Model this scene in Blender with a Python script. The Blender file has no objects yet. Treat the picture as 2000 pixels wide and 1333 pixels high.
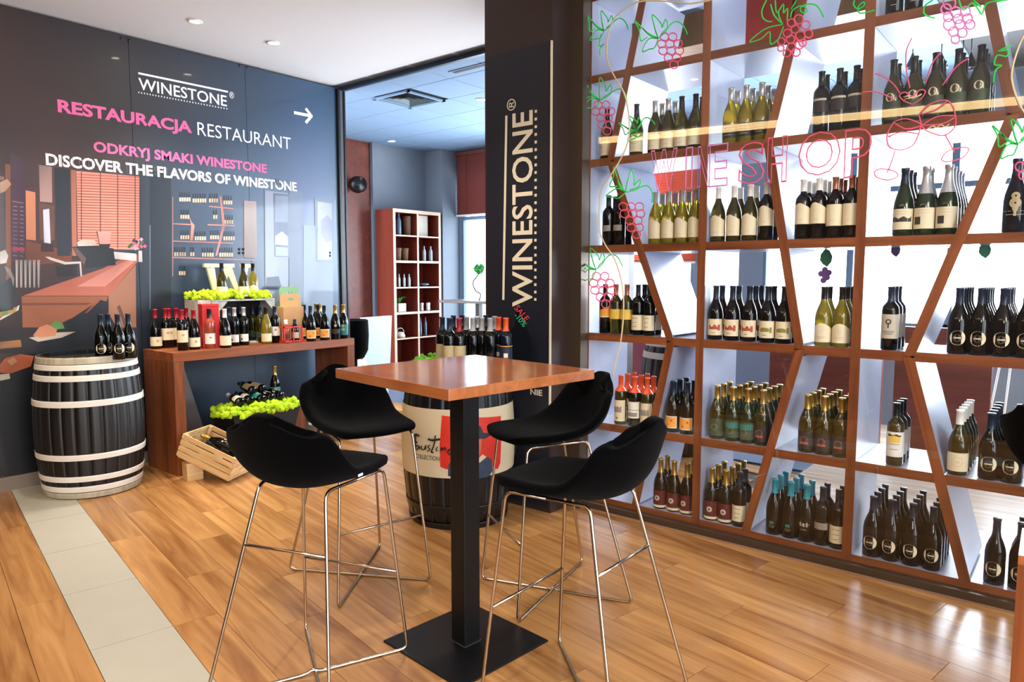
import bpy, bmesh, math, random
from mathutils import Vector, Matrix
random.seed(7)
R = math.radians
PI = math.pi
SC = bpy.context.scene
COL = SC.collection

# ------------------------------------------------------------------ camera
F, CX, CY, CH = 1388.0, 1000.0, 666.5, 1.45
YAW, PIT = R(50.75), math.atan(127.5 / 1388.0)
FW = Vector((math.sin(YAW) * math.cos(PIT), math.cos(YAW) * math.cos(PIT), -math.sin(PIT)))
RT = Vector((math.cos(YAW), -math.sin(YAW), 0))
UP = RT.cross(FW)
EYE = Vector((0, 0, CH))
cam_d = bpy.data.cameras.new('camera')
cam_d.sensor_width = 36
cam_d.lens = F / 2000 * 36
cam_d.clip_start = 0.05
cam = bpy.data.objects.new('camera', cam_d)
cam.matrix_world = Matrix.Translation(EYE) @ Matrix((RT, UP, -FW)).transposed().to_4x4()
COL.objects.link(cam)
SC.camera = cam

# ------------------------------------------------------------------ world, view
W = bpy.data.worlds.new('world')
SC.world = W
W.use_nodes = True
W.node_tree.nodes['Background'].inputs[0].default_value = (0.80, 0.90, 1.0, 1)
W.node_tree.nodes['Background'].inputs[1].default_value = 6.0
SC.view_settings.view_transform = 'Standard'
SC.view_settings.look = 'None'
SC.view_settings.gamma = 1
SC.view_settings.use_curve_mapping = False
SC.view_settings.exposure = 0.85
SC.cycles.max_bounces = 10
SC.cycles.diffuse_bounces = 4
SC.cycles.glossy_bounces = 4
SC.cycles.transparent_max_bounces = 16
SC.cycles.sample_clamp_indirect = 6.0
SC.cycles.caustics_reflective = False
SC.cycles.caustics_refractive = False


def lamp(kind, name, loc, energy, col, aim=None, size=1.0, size_y=None, spot=80, blend=.6):
    d = bpy.data.lights.new(name, kind)
    d.energy = energy
    d.color = col
    if kind == 'AREA':
        d.size = size
        if size_y:
            d.shape = 'RECTANGLE'
            d.size_y = size_y
    elif kind == 'SPOT':
        d.spot_size = R(spot)
        d.spot_blend = blend
        d.shadow_soft_size = size
    o = bpy.data.objects.new(name, d)
    o.location = loc
    v = Vector(aim) - Vector(loc) if aim else Vector((0, 0, -1))
    o.rotation_euler = v.to_track_quat('-Z', 'Y').to_euler()
    COL.objects.link(o)
    return o


WARM = (1.0, .86, .68)
NEUT = (1.0, .93, .84)
COOL = (.78, .88, 1.0)
# unseen fill lights added high behind the camera to brighten the lobby
lamp('AREA', 'lobby_fill_light', (.4, -2.4, 3.1), 120, NEUT, (1.4, 2.2, 0), 1.8)
lamp('AREA', 'lobby_fill_light', (-2.8, -1.6, 3.1), 90, NEUT, (.5, 3.6, 0), 1.4)
# area lamps added just inside the tall restaurant windows to boost the daylight
lamp('AREA', 'window_fill_light', (7.45, .6, 1.7), 170, COOL, (4.2, .9, 1.0), 3.2, 2.0)
lamp('AREA', 'window_fill_light', (7.45, 4.9, 1.7), 150, COOL, (3.0, 4.0, 1.9), 2.0, 2.0)
# spots of the ceiling downlights
for sx, sy, ax, ay, e, c in ((2.58, 4.96, 2.5, 5.3, 95, WARM), (3.181, 4.949, 3.2, 5.15, 75, NEUT), (1.75, 4.6, 1.7, 5.2, 70, WARM),
                             (1.2, 2.9, 1.2, 3.0, 60, WARM), (2.6, 2.9, 2.75, 2.7, 70, NEUT), (2.6, 1.1, 2.9, 1.0, 55, NEUT), (1.0, 1.3, 1.1, 1.2, 55, WARM)):
    lamp('SPOT', 'downlight_beam', (sx, sy, 3.17), e, c, (ax, ay, 0), .05, spot=85, blend=.8)


# ------------------------------------------------------------------ helpers
def ray(x, y):
    return FW * F + RT * (x - CX) - UP * (y - CY)


def onz(x, y, z=0.0):
    d = ray(x, y)
    return EYE + d * ((z - CH) / d.z)


def onx(x, y, X):
    d = ray(x, y)
    return EYE + d * (X / d.x)


def ony(x, y, Y):
    d = ray(x, y)
    return EYE + d * (Y / d.y)


def px_of(p):
    q = Vector(p) - EYE
    return CX + F * q.dot(RT) / q.dot(FW)


def yat(px, X, z):
    """Y of the point on plane X at height z that stands in the photo's column px"""
    lo, hi = -1.5, 6.0
    for _ in range(40):
        m = (lo + hi) / 2
        if px_of((X, m, z)) > px:
            lo = m
        else:
            hi = m
    return (lo + hi) / 2


def lin(c):
    c = c / 255
    return c / 12.92 if c < .04045 else ((c + .055) / 1.055) ** 2.4


def rgb(r, g, b):
    return (lin(r), lin(g), lin(b), 1)


MATS = {}


def nodes_of(m):
    m.use_nodes = True
    nt = m.node_tree
    return nt, nt.nodes, nt.links, nt.nodes['Principled BSDF']


def mat(name, col, rough=.5, metal=0.0, spec=.5, coat=0.0, noise=0.0, nscale=30, bump=0.0, trans=0.0, ior=1.45, emit=None, sheen=0.0, alpha=None):
    if name in MATS:
        return MATS[name]
    m = bpy.data.materials.new(name)
    nt, N, L, P = nodes_of(m)
    c = rgb(*col) if len(col) == 3 else col
    P.inputs['Base Color'].default_value = c
    P.inputs['Roughness'].default_value = rough
    P.inputs['Metallic'].default_value = metal
    P.inputs['Specular IOR Level'].default_value = spec
    P.inputs['Coat Weight'].default_value = coat
    P.inputs['Coat Roughness'].default_value = .08
    P.inputs['Transmission Weight'].default_value = trans
    P.inputs['IOR'].default_value = ior
    if sheen:
        P.inputs['Sheen Weight'].default_value = sheen
    if emit:
        P.inputs['Emission Color'].default_value = rgb(*emit[:3])
        P.inputs['Emission Strength'].default_value = emit[3]
    if noise or bump:
        tc = N.new('ShaderNodeTexCoord')
        nz = N.new('ShaderNodeTexNoise')
        nz.inputs['Scale'].default_value = nscale
        nz.inputs['Detail'].default_value = 4
        L.new(tc.outputs['Object'], nz.inputs['Vector'])
        if noise:
            mx = N.new('ShaderNodeMix')
            mx.data_type = 'RGBA'
            mx.inputs[6].default_value = tuple(v * (1 - noise) for v in c[:3]) + (1,)
            mx.inputs[7].default_value = tuple(min(1, v * (1 + noise)) for v in c[:3]) + (1,)
            L.new(nz.outputs['Fac'], mx.inputs[0])
            L.new(mx.outputs[2], P.inputs['Base Color'])
        if bump:
            b = N.new('ShaderNodeBump')
            b.inputs['Strength'].default_value = bump
            b.inputs['Distance'].default_value = .01
            L.new(nz.outputs['Fac'], b.inputs['Height'])
            L.new(b.outputs['Normal'], P.inputs['Normal'])
    MATS[name] = m
    return m


def wood(name, dark, light, axis='X', scale=1.0, rough=.35, rnd=.0, coat=0.0, contrast=1.0):
    """grain stretched along a local axis; rnd = how much each object differs"""
    if name in MATS:
        return MATS[name]
    m = bpy.data.materials.new(name)
    nt, N, L, P = nodes_of(m)
    tc = N.new('ShaderNodeTexCoord')
    oi = N.new('ShaderNodeObjectInfo')
    mp = N.new('ShaderNodeMapping')
    s = [22 * scale] * 3
    s['XYZ'.index(axis)] = 1.6 * scale
    mp.inputs['Scale'].default_value = s
    cmb = N.new('ShaderNodeVectorMath')
    cmb.operation = 'SCALE'
    cmb.inputs[3].default_value = 37.0
    L.new(oi.outputs['Random'], cmb.inputs[0])
    add = N.new('ShaderNodeVectorMath')
    L.new(tc.outputs['Object'], mp.inputs['Vector'])
    L.new(mp.outputs[0], add.inputs[0])
    L.new(cmb.outputs[0], add.inputs[1])
    n1 = N.new('ShaderNodeTexNoise')
    n1.inputs['Scale'].default_value = 1.0
    n1.inputs['Detail'].default_value = 7
    n1.inputs['Distortion'].default_value = 1.1
    L.new(add.outputs[0], n1.inputs['Vector'])
    n2 = N.new('ShaderNodeTexNoise')
    n2.inputs['Scale'].default_value = .35
    n2.inputs['Detail'].default_value = 3
    L.new(add.outputs[0], n2.inputs['Vector'])
    av = N.new('ShaderNodeMath')
    av.operation = 'ADD'
    L.new(n1.outputs['Fac'], av.inputs[0])
    L.new(n2.outputs['Fac'], av.inputs[1])
    mr = N.new('ShaderNodeMapRange')
    mr.inputs['From Min'].default_value = 1 - .32 / contrast
    mr.inputs['From Max'].default_value = 1 + .32 / contrast
    L.new(av.outputs[0], mr.inputs['Value'])
    mx = N.new('ShaderNodeMix')
    mx.data_type = 'RGBA'
    mx.inputs[6].default_value = rgb(*dark)
    mx.inputs[7].default_value = rgb(*light)
    L.new(mr.outputs[0], mx.inputs[0])
    out = mx.outputs[2]
    if rnd:
        hs = N.new('ShaderNodeHueSaturation')
        m2 = N.new('ShaderNodeMapRange')
        m2.inputs['To Min'].default_value = 1 - rnd
        m2.inputs['To Max'].default_value = 1 + rnd
        L.new(oi.outputs['Random'], m2.inputs['Value'])
        L.new(m2.outputs[0], hs.inputs['Value'])
        L.new(out, hs.inputs['Color'])
        out = hs.outputs[0]
    L.new(out, P.inputs['Base Color'])
    P.inputs['Roughness'].default_value = rough
    P.inputs['Coat Weight'].default_value = coat
    P.inputs['Coat Roughness'].default_value = .1
    b = N.new('ShaderNodeBump')
    b.inputs['Strength'].default_value = .12
    b.inputs['Distance'].default_value = .004
    L.new(n1.outputs['Fac'], b.inputs['Height'])
    L.new(b.outputs['Normal'], P.inputs['Normal'])
    MATS[name] = m
    return m


def vcol_mat(name, rough=.3, coat=.0, bright=1.0):
    if name in MATS:
        return MATS[name]
    m = bpy.data.materials.new(name)
    nt, N, L, P = nodes_of(m)
    a = N.new('ShaderNodeAttribute')
    a.attribute_name = 'print'
    L.new(a.outputs['Color'], P.inputs['Base Color'])
    P.inputs['Roughness'].default_value = rough
    P.inputs['Coat Weight'].default_value = coat
    P.inputs['Coat Roughness'].default_value = .05
    MATS[name] = m
    return m


def pane_mat(name, tint=(1, 1, 1)):
    """thin clear pane: lets light straight through, mirrors by Fresnel"""
    m = bpy.data.materials.new(name)
    m.use_nodes = True
    N, L = m.node_tree.nodes, m.node_tree.links
    N.remove(N['Principled BSDF'])
    tr = N.new('ShaderNodeBsdfTransparent')
    tr.inputs[0].default_value = tint + (1,)
    gl = N.new('ShaderNodeBsdfGlossy')
    gl.inputs['Roughness'].default_value = 0.0
    fr = N.new('ShaderNodeFresnel')
    ge = N.new('ShaderNodeNewGeometry')      # same mirror strength from both faces of the pane
    io = N.new('ShaderNodeMapRange')
    io.inputs['To Min'].default_value = 1.5
    io.inputs['To Max'].default_value = 1 / 1.5
    L.new(ge.outputs['Backfacing'], io.inputs['Value'])
    L.new(io.outputs[0], fr.inputs[0])
    mx = N.new('ShaderNodeMixShader')
    L.new(fr.outputs[0], mx.inputs[0])
    L.new(tr.outputs[0], mx.inputs[1])
    L.new(gl.outputs[0], mx.inputs[2])
    L.new(mx.outputs[0], N['Material Output'].inputs['Surface'])
    MATS[name] = m
    return m


def mesh_of(bm, name, m=None, smooth=False):
    me = bpy.data.meshes.new(name)
    bm.normal_update()
    bm.to_mesh(me)
    bm.free()
    if m:
        for k in (m if isinstance(m, (list, tuple)) else [m]):
            me.materials.append(k)
    if smooth:
        for p in me.polygons:
            p.use_smooth = True
    return me


def put(name, data, parent=None, loc=(0, 0, 0), rot=(0, 0, 0), kind=None, label=None, cat=None, group=None):
    o = bpy.data.objects.new(name, data)
    COL.objects.link(o)
    o.location = loc
    o.rotation_euler = rot
    if parent:
        o.parent = parent
    tag(o, label, cat, group, kind)
    return o


def tag(o, label=None, cat=None, group=None, kind=None):
    if label:
        o['label'] = label
    if cat:
        o['category'] = cat
    if group:
        o['group'] = group
    if kind:
        o['kind'] = kind
    return o


def obj(name, bm, m=None, parent=None, smooth=False, **k):
    return put(name, mesh_of(bm, name, m, smooth), parent, **k)


def box(bm, lo, hi, mtx=None, mi=0, bevel=0.0):
    c = [(a + b) / 2 for a, b in zip(lo, hi)]
    s = [abs(b - a) for a, b in zip(lo, hi)]
    g = bmesh.ops.create_cube(bm, size=1.0)
    vs = g['verts']
    for v in vs:
        v.co = Vector((v.co.x * s[0] + c[0], v.co.y * s[1] + c[1], v.co.z * s[2] + c[2]))
    if bevel:
        es = {e for v in vs for e in v.link_edges}
        g2 = bmesh.ops.bevel(bm, geom=list(es), offset=bevel, segments=2, profile=.5, affect='EDGES')
        vs = list({v for f in g2['faces'] for v in f.verts} | {v for v in vs if v.is_valid})
    if mtx:
        for v in vs:
            v.co = mtx @ v.co
    for f in {f for v in vs for f in v.link_faces}:
        f.material_index = mi
    return vs


def nb():
    return bmesh.new()


def boxo(name, lo, hi, m, parent=None, bevel=0.0, **k):
    bm = nb()
    box(bm, lo, hi, bevel=bevel)
    return obj(name, bm, m, parent, **k)


def lathe(bm, prof, seg=20, mi=0, at=(0, 0, 0)):
    rings = []
    for r, z in prof:
        if r < 1e-5:
            rings.append([bm.verts.new((at[0], at[1], at[2] + z))])
        else:
            rings.append([bm.verts.new((at[0] + r * math.cos(2 * PI * i / seg), at[1] + r * math.sin(2 * PI * i / seg), at[2] + z)) for i in range(seg)])
    for a, b in zip(rings, rings[1:]):
        for i in range(seg):
            j = (i + 1) % seg
            if len(a) == 1 and len(b) == 1:
                continue
            if len(a) == 1:
                f = bm.faces.new((a[0], b[j], b[i]))
            elif len(b) == 1:
                f = bm.faces.new((a[i], a[j], b[0]))
            else:
                f = bm.faces.new((a[i], a[j], b[j], b[i]))
            f.material_index = mi
            f.smooth = True


def tube(bm, pts, r, seg=8, closed=False, mi=0):
    pts = [Vector(p) for p in pts]
    n = len(pts)
    rings = []
    prev = None
    for i, p in enumerate(pts):
        if closed:
            t = pts[(i + 1) % n] - pts[i - 1]
        else:
            t = pts[min(i + 1, n - 1)] - pts[max(i - 1, 0)]
        t.normalize()
        if prev is None:
            a = Vector((0, 0, 1)) if abs(t.z) < .9 else Vector((1, 0, 0))
            u = t.cross(a).normalized()
        else:
            u = (prev - t * prev.dot(t)).normalized()
        prev = u
        w = t.cross(u)
        rings.append([bm.verts.new(p + (u * math.cos(2 * PI * k / seg) + w * math.sin(2 * PI * k / seg)) * r) for k in range(seg)])
    m = n if closed else n - 1
    for i in range(m):
        a, b = rings[i], rings[(i + 1) % n]
        for k in range(seg):
            j = (k + 1) % seg
            f = bm.faces.new((a[k], a[j], b[j], b[k]))
            f.smooth = True
            f.material_index = mi
    if not closed:
        bm.faces.new(rings[0][::-1]).material_index = mi
        bm.faces.new(rings[-1]).material_index = mi


def rounded(pts, r=.03, n=4):
    """round the corners of a polyline"""
    pts = [Vector(p) for p in pts]
    out = [pts[0]]
    for a, b, c in zip(pts, pts[1:], pts[2:]):
        u, w = (a - b), (c - b)
        k = min(r, u.length / 2, w.length / 2)
        p, q = b + u.normalized() * k, b + w.normalized() * k
        for i in range(n + 1):
            t = i / n
            out.append(p * (1 - t) ** 2 + b * 2 * t * (1 - t) + q * t * t)
    out.append(pts[-1])
    return out


def smoothline(pts, n=6, closed=False):
    """Catmull-Rom through points"""
    P = [Vector(p) for p in pts]
    N = len(P)
    out = []
    segs = N if closed else N - 1
    for i in range(segs):
        p0 = P[(i - 1) % N] if closed or i > 0 else P[0]
        p1, p2 = P[i], P[(i + 1) % N]
        p3 = P[(i + 2) % N] if closed or i + 2 < N else P[-1]
        for k in range(n):
            t = k / n
            out.append(.5 * ((2 * p1) + (p2 - p0) * t + (2 * p0 - 5 * p1 + 4 * p2 - p3) * t * t + (3 * p1 - p0 - 3 * p2 + p3) * t ** 3))
    if not closed:
        out.append(P[-1])
    return out


def text_mesh(s, offset=0.0, outline=0.0, extrude=.001, space=1.0):
    cu = bpy.data.curves.new('text', 'FONT')
    cu.body = s
    cu.offset = offset
    cu.space_character = space
    cu.resolution_u = 3
    if outline:
        cu.fill_mode = 'NONE'
        cu.bevel_depth = outline
        cu.bevel_resolution = 0
    else:
        cu.extrude = extrude
    t = bpy.data.objects.new('text', cu)
    COL.objects.link(t)
    dg = bpy.context.evaluated_depsgraph_get()
    dg.update()
    me = bpy.data.meshes.new_from_object(t.evaluated_get(dg))
    bpy.data.objects.remove(t)
    bpy.data.curves.remove(cu)
    return me


AX = {'north': ((1, 0, 0), (0, 0, 1), (0, -1, 0)),      # on a wall facing -Y
      'east': ((0, -1, 0), (0, 0, 1), (-1, 0, 0)),      # on a plane facing -X
      'up': ((0, 0, 1), (0, 1, 0), (-1, 0, 0))}         # facing -X, reading upwards


def text(s, p0, width, height, axes, m, parent, name='lettering', depth=.0015, shear=0.0, **k):
    """letters with their lower left corner at p0, fitted to width x height"""
    me = text_mesh(s, **k)
    xs = [v.co.x for v in me.vertices]
    ys = [v.co.y for v in me.vertices]
    zs = [v.co.z for v in me.vertices]
    x0, y0, z0, y1 = min(xs), min(ys), min(zs), max(ys)
    if len(s) > 1:
        cap = text_mesh('E', **k)
        y0, y1 = min(v.co.y for v in cap.vertices), max(v.co.y for v in cap.vertices)
    sx, sy, sz = width / (max(xs) - x0), height / (y1 - y0), depth / max(1e-6, max(zs) - z0)
    ax = [Vector(a) for a in AX[axes]]
    for v in me.vertices:
        c = v.co.copy()
        yy = (c.y - y0) * sy
        v.co = ax[0] * ((c.x - x0) * sx + shear * yy) + ax[1] * yy + ax[2] * ((c.z - z0) * sz)
    me.materials.clear()
    me.materials.append(m)
    return put(name, me, parent, loc=p0)


# ------------------------------------------------------------------ materials
M_oak = wood('oak_plank', (134, 86, 44), (196, 146, 90), 'Y', .8, rough=.24, rnd=.07)
M_walnut = wood('walnut', (92, 44, 20), (150, 84, 46), 'Z', 1.0, rough=.35)
M_walnut_h = wood('walnut_flat', (92, 44, 20), (150, 84, 46), 'Y', 1.0, rough=.35)
M_walnut_x = wood('walnut_bench', (98, 46, 20), (160, 88, 46), 'X', 1.0, rough=.35)
M_table = wood('table_veneer', (138, 78, 42), (176, 108, 62), 'Y', .9, rough=.16, coat=.5)
M_pine = wood('pine_slat', (190, 150, 96), (226, 192, 142), 'X', 1.2, rough=.6)
M_redwood = wood('red_wood', (92, 40, 28), (124, 58, 40), 'Y', 1.0, rough=.4)
M_case = wood('bookcase_wood', (110, 40, 28), (140, 60, 42), 'Z', 1.0, rough=.4)
M_lam = mat('pale_laminate', (160, 166, 188), .3, noise=.06, nscale=6)
M_tile = mat('grey_tile', (176, 172, 158), .38, noise=.07, nscale=7, bump=.05)
M_ceil = mat('ceiling_paint', (232, 230, 228), .9)
M_cgrey = mat('ceiling_tile_grey', (122, 148, 176), .8, noise=.05, nscale=3)
M_dark = mat('dark_gap', (22, 22, 26), .7)
M_wallg = mat('grey_plaster', (118, 128, 140), .75, noise=.06, nscale=5)
M_walld = mat('dark_lobby_wall', (96, 74, 58), .7, noise=.1, nscale=2)
M_pillar = mat('pillar_brown', (48, 34, 30), .45, noise=.1, nscale=2)
M_banner = mat('banner_navy', (24, 26, 36), .4)
M_frame = mat('bronze_frame', (84, 68, 54), .38, metal=.5, noise=.05)
M_blackm = mat('black_steel', (12, 12, 14), .42, spec=.4)
M_chrome = mat('brushed_steel', (186, 172, 154), .22, metal=1.0)
M_fabric = mat('black_fabric', (1, 1, 2), .95, spec=.06, sheen=.02, bump=.25, nscale=220)
M_white = mat('white_paint', (232, 230, 226), .5)
M_cream = mat('cream_letter', (214, 200, 172), .5)
M_pink = mat('pink_letter', (226, 96, 150), .5)
M_black = mat('black_paint', (10, 10, 12), .35)
M_hoop = mat('galvanised_hoop', (222, 216, 206), .5, metal=.0, noise=.12, nscale=9)
M_stave = wood('black_stave', (9, 9, 11), (22, 21, 22), 'Z', 1.0, rough=.45)
M_moss = mat('lime_moss', (172, 206, 28), .9, noise=.35, nscale=40)
M_moss2 = mat('green_moss', (96, 160, 40), .9, noise=.35, nscale=40)
M_carpet = mat('blue_grey_floor', (88, 104, 124), .35, noise=.12, nscale=4)
M_pane = pane_mat('clear_pane')
M_gold = mat('gold_foil', (186, 150, 74), .3, metal=.8)
M_kraft = mat('kraft_board', (196, 150, 98), .7, noise=.05)
M_red = mat('red_board', (196, 28, 30), .4)
M_whitewash = wood('whitewashed_wood', (150, 146, 138), (200, 196, 188), 'Z', 1.0, rough=.7)


def marker(name, col):
    m = bpy.data.materials.new(name)
    m.use_nodes = True
    N, L = m.node_tree.nodes, m.node_tree.links
    N.remove(N['Principled BSDF'])
    a, b, mx = N.new('ShaderNodeBsdfDiffuse'), N.new('ShaderNodeBsdfTranslucent'), N.new('ShaderNodeMixShader')
    a.inputs[0].default_value = b.inputs[0].default_value = rgb(*col)
    L.new(a.outputs[0], mx.inputs[1])
    L.new(b.outputs[0], mx.inputs[2])
    L.new(mx.outputs[0], N['Material Output'].inputs['Surface'])
    MATS[name] = m
    return m


M_marker_g = marker('green_marker', (90, 232, 120))
M_marker_p = marker('pink_marker', (255, 130, 165))
M_marker_k = marker('light_pink_marker', (246, 170, 222))
M_cord = mat('cream_cord', (214, 190, 150), .7)
M_lampwarm = mat('warm_diffuser', (255, 240, 210), .5, emit=(255, 214, 150, 7.0))
M_lampspot = mat('downlight_glow', (255, 250, 240), .5, emit=(255, 238, 206, 30.0))

# ------------------------------------------------------------------ room shell
GX, SX = 3.652, 3.712          # front plane of the glass rail, front plane of the rack
PY = 5.617                     # sign wall
ZC = 3.22
U = Vector((math.sin(R(10.4)), math.cos(R(10.4)), 0))
V = Vector((math.cos(R(10.4)), -math.sin(R(10.4)), 0))
floor = boxo('floor', (-4.2, -4.2, -.12), (8.2, 8.4, -.0125), M_dark, kind='structure')
bm = nb()
box(bm, (-.0885, -.612, -.012), (.0885, .612, 0))
plank_me = mesh_of(bm, 'plank', M_oak)
bm = nb()
box(bm, (-.150, -.309, -.012), (.150, .309, .0005))
tile_me = mesh_of(bm, 'tile', M_tile)
for k in range(-3, 8):
    c = V * (.458 + .1515) + U * (3.068 - .311 + .622 * k)
    if c.y < 5.75:
        put('tile', tile_me, floor, c, (0, 0, -R(10.4)))
n_pl = 0
rows = [.761 + .0895 + .179 * i for i in range(30)] + [.458 - .0895 - .179 * i for i in range(9)]
for i, w in enumerate(rows):
    off = (i * .47) % 1.226
    for k in range(-1, 8):
        c = V * w + U * (off + k * 1.226)
        if c.x > 5.45 or c.y < -.6 or c.y > 8.2 or (c.y > 6.2 and c.x < 3.8) or (c.x > 4.0 and c.y < 1.9):
            continue
        q = c - EYE
        d = q.dot(FW)
        if d < .25 or abs(q.dot(RT)) > d * .98 + .5:
            continue
        put('plank', plank_me, floor, c, (0, 0, -R(10.4)))
        n_pl += 1
fl2 = boxo('floor_restaurant', (5.4, 1.6, -.0124), (8.0, 8.3, .0012), M_carpet, kind='structure')
M_rfloor = wood('pale_floor', (150, 128, 108), (204, 188, 170), 'Y', .7, rough=.25)
boxo('floor_shop', (3.70, -4.1, -.0124), (8.0, 1.6, .0008), M_rfloor, kind='structure')

boxo('ceiling', (-4.2, -4.2, ZC), (4.33, 5.9, ZC + .12), M_ceil, kind='structure')
ceil2 = boxo('ceiling_restaurant', (4.33, -4.2, ZC + .012), (8.0, 8.4, ZC + .12), M_dark, kind='structure')
bm = nb()
box(bm, (-.262, -.262, 0), (.262, .262, .012), bevel=.003)
ct_me = mesh_of(bm, 'ceiling_tile', M_cgrey)
for i in range(7):
    for j in range(-4, 11):
        x, y = 4.75 + .53 * i - .265, 4.6 + .53 * j - .265 - 1.06
        if (i, j) == (1, 4):
            continue
        put('ceiling_tile', ct_me, ceil2, (x + .0, y + .0, ZC))
boxo('trim_1', (4.31, 2.6, ZC - .035), (4.345, 5.7, ZC + .01), mat('dark_track', (40, 60, 84), .4), kind='structure')  # dark blue track along the ceiling edge
boxo('ceiling_edge', (4.345, 2.6, ZC - .004), (4.50, 5.7, ZC + .012), M_cgrey, kind='structure')
# square air vent in the tiled ceiling
vent = put('ceiling_vent', None, None, (5.04, 5.46, ZC), label='square dark louvred air vent in the grey tiled ceiling', cat='vent')
bm = nb()
for a in range(4):
    m = Matrix.Rotation(a * PI / 2, 4, 'Z')
    box(bm, (-.26, -.26, -.012), (.26, -.225, .004), m)
obj('vent_frame', bm, M_cgrey, vent)
bm = nb()
for k in range(4):
    s0, s1, z0 = .215 - .05 * k, .175 - .05 * k, .0
    for a in range(4):
        m = Matrix.Rotation(a * PI / 2, 4, 'Z')
        vs = [bm.verts.new(m @ Vector(p)) for p in ((-s0, -s0, z0), (s0, -s0, z0), (s1, -s1, z0 + .03), (-s1, -s1, z0 + .03))]
        bm.faces.new(vs)
obj('louvre', bm, mat('vent_green', (70, 92, 92), .5), vent)
slot = put('slot_vent', None, None, (4.62, 4.16, ZC), label='long narrow slot air vent by the pillar in the tiled ceiling', cat='vent')
bm = nb()
box(bm, (-.04, -.30, -.006), (.04, .30, .0))
obj('vent_frame', bm, M_cgrey, slot)
bm = nb()
box(bm, (-.022, -.27, -.008), (.022, .27, -.003))
obj('opening', bm, M_dark, slot)

# lobby side and rear walls (outside the view, they close the room)
boxo('wall_west', (-4.2, -4.2, 0), (-4.05, 5.9, ZC), M_walld, kind='structure')
for i, (a, b) in enumerate(((-4.05, -3.3), (-1.2, -.3), (2.0, 3.65))):
    boxo('wall_south' if not i else 'wall_south.%03d' % i, (a, -4.2, 0), (b, -4.05, ZC), M_walld, kind='structure')
boxo('wall_south_lintel', (-4.05, -4.2, 2.6), (3.65, -4.05, ZC), M_walld, kind='structure')

# restaurant walls
WX = 7.6
redw = boxo('wall_red', (5.60, 7.60, 0), (6.2985, 7.75, ZC), M_redwood, kind='structure')
boxo('wall_left_red', (4.2, 7.98, 0), (5.95, 8.1, ZC), M_redwood, kind='structure')
boxo('wall_north', (6.30, 7.55, 0), (7.28, 8.2, ZC), M_wallg, kind='structure')
boxo('column', (7.26, 7.20, 0), (7.67, 7.9, ZC), M_wallg, kind='structure')
# window wall: piers, sills and heads leave real openings to the sky
wins = [(5.95, 7.15), (3.55, 5.35), (-2.4, 2.75)]
prev = 7.2
for i, (a, b) in enumerate(wins):
    boxo('wall_east.%03d' % i, (WX, b, 0), (WX + .07, prev, ZC), M_wallg, kind='structure')
    zs = .45 if i == 0 else .95
    boxo('wall_east_sill.%03d' % i, (WX, a, 0), (WX + .07, b, zs), M_wallg, kind='structure')
    boxo('wall_east_head.%03d' % i, (WX, a, 2.85), (WX + .07, b, ZC), M_wallg, kind='structure')
    fr = put('window_%d' % (i + 1), None, None, (WX + .035, 0, 0), kind='structure')
    bm = nb()
    n = max(1, round((b - a) / .9))
    for k in range(n + 1):
        y = a + (b - a) * k / n
        box(bm, (-.03, y - .03, zs), (.03, y + .03, 2.85))
    box(bm, (-.03, a, zs), (.03, b, zs + .05))
    box(bm, (-.03, a, 2.80), (.03, b, 2.85))
    box(bm, (-.025, a, 2.25), (.025, b, 2.30))
    obj('window_frame', bm, mat('window_frame_blue', (90, 116, 140), .5), fr)
    bm = nb()
    box(bm, (-.004, a, zs + .05), (.004, b, 2.8))
    obj('pane', bm, M_pane, fr)
    prev = a
boxo('wall_east.003', (WX, -4.2, 0), (WX + .07, -2.4, ZC), M_wallg, kind='structure')
boxo('wall_south_shop', (4.3, -4.2, 0), (7.6, -4.05, ZC), M_wallg, kind='structure')
# venetian blinds
M_blind = mat('orange_blind', (196, 92, 62), .6)
M_blind2 = mat('brown_blind', (112, 50, 44), .6)


def blind(y0, y1, z0, z1, label, mb):
    t = put('venetian_blind', None, None, (WX - .06, (y0 + y1) / 2, z0), label=label, cat='blind')
    h = (y1 - y0) / 2
    bm = nb()
    z = 0
    while z < z1 - z0 - .05:
        box(bm, (-.022, -h, z), (.022, h, z + .003), Matrix.Translation((0, 0, z)) @ Matrix.Rotation(R(58), 4, 'Y') @ Matrix.Translation((0, 0, -z)))
        z += .034
    o = obj('slat', bm, mb, t, kind='stuff')
    bm = nb()
    box(bm, (-.03, -h, z1 - z0 - .05), (.03, h, z1 - z0))
    obj('head_rail', bm, M_redwood, t)
    bm = nb()
    box(bm, (-.02, -h, -.03), (.02, h, -.008))
    obj('bottom_rail', bm, M_white, t)
    for y in (-h * .7, 0, h * .7):
        bm = nb()
        box(bm, (-.027, y - .004, 0), (-.024, y + .004, z1 - z0))
        obj('ladder_tape', bm, M_redwood, t)


blind(5.93, 7.18, 2.33, 3.2, 'red brown venetian blind half raised over the window beside the bookcase', M_blind2)
blind(3.5, 5.4, 1.62, 2.75, 'orange venetian blind seen between the bottles behind WINE SHOP lettering', M_blind)

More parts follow.
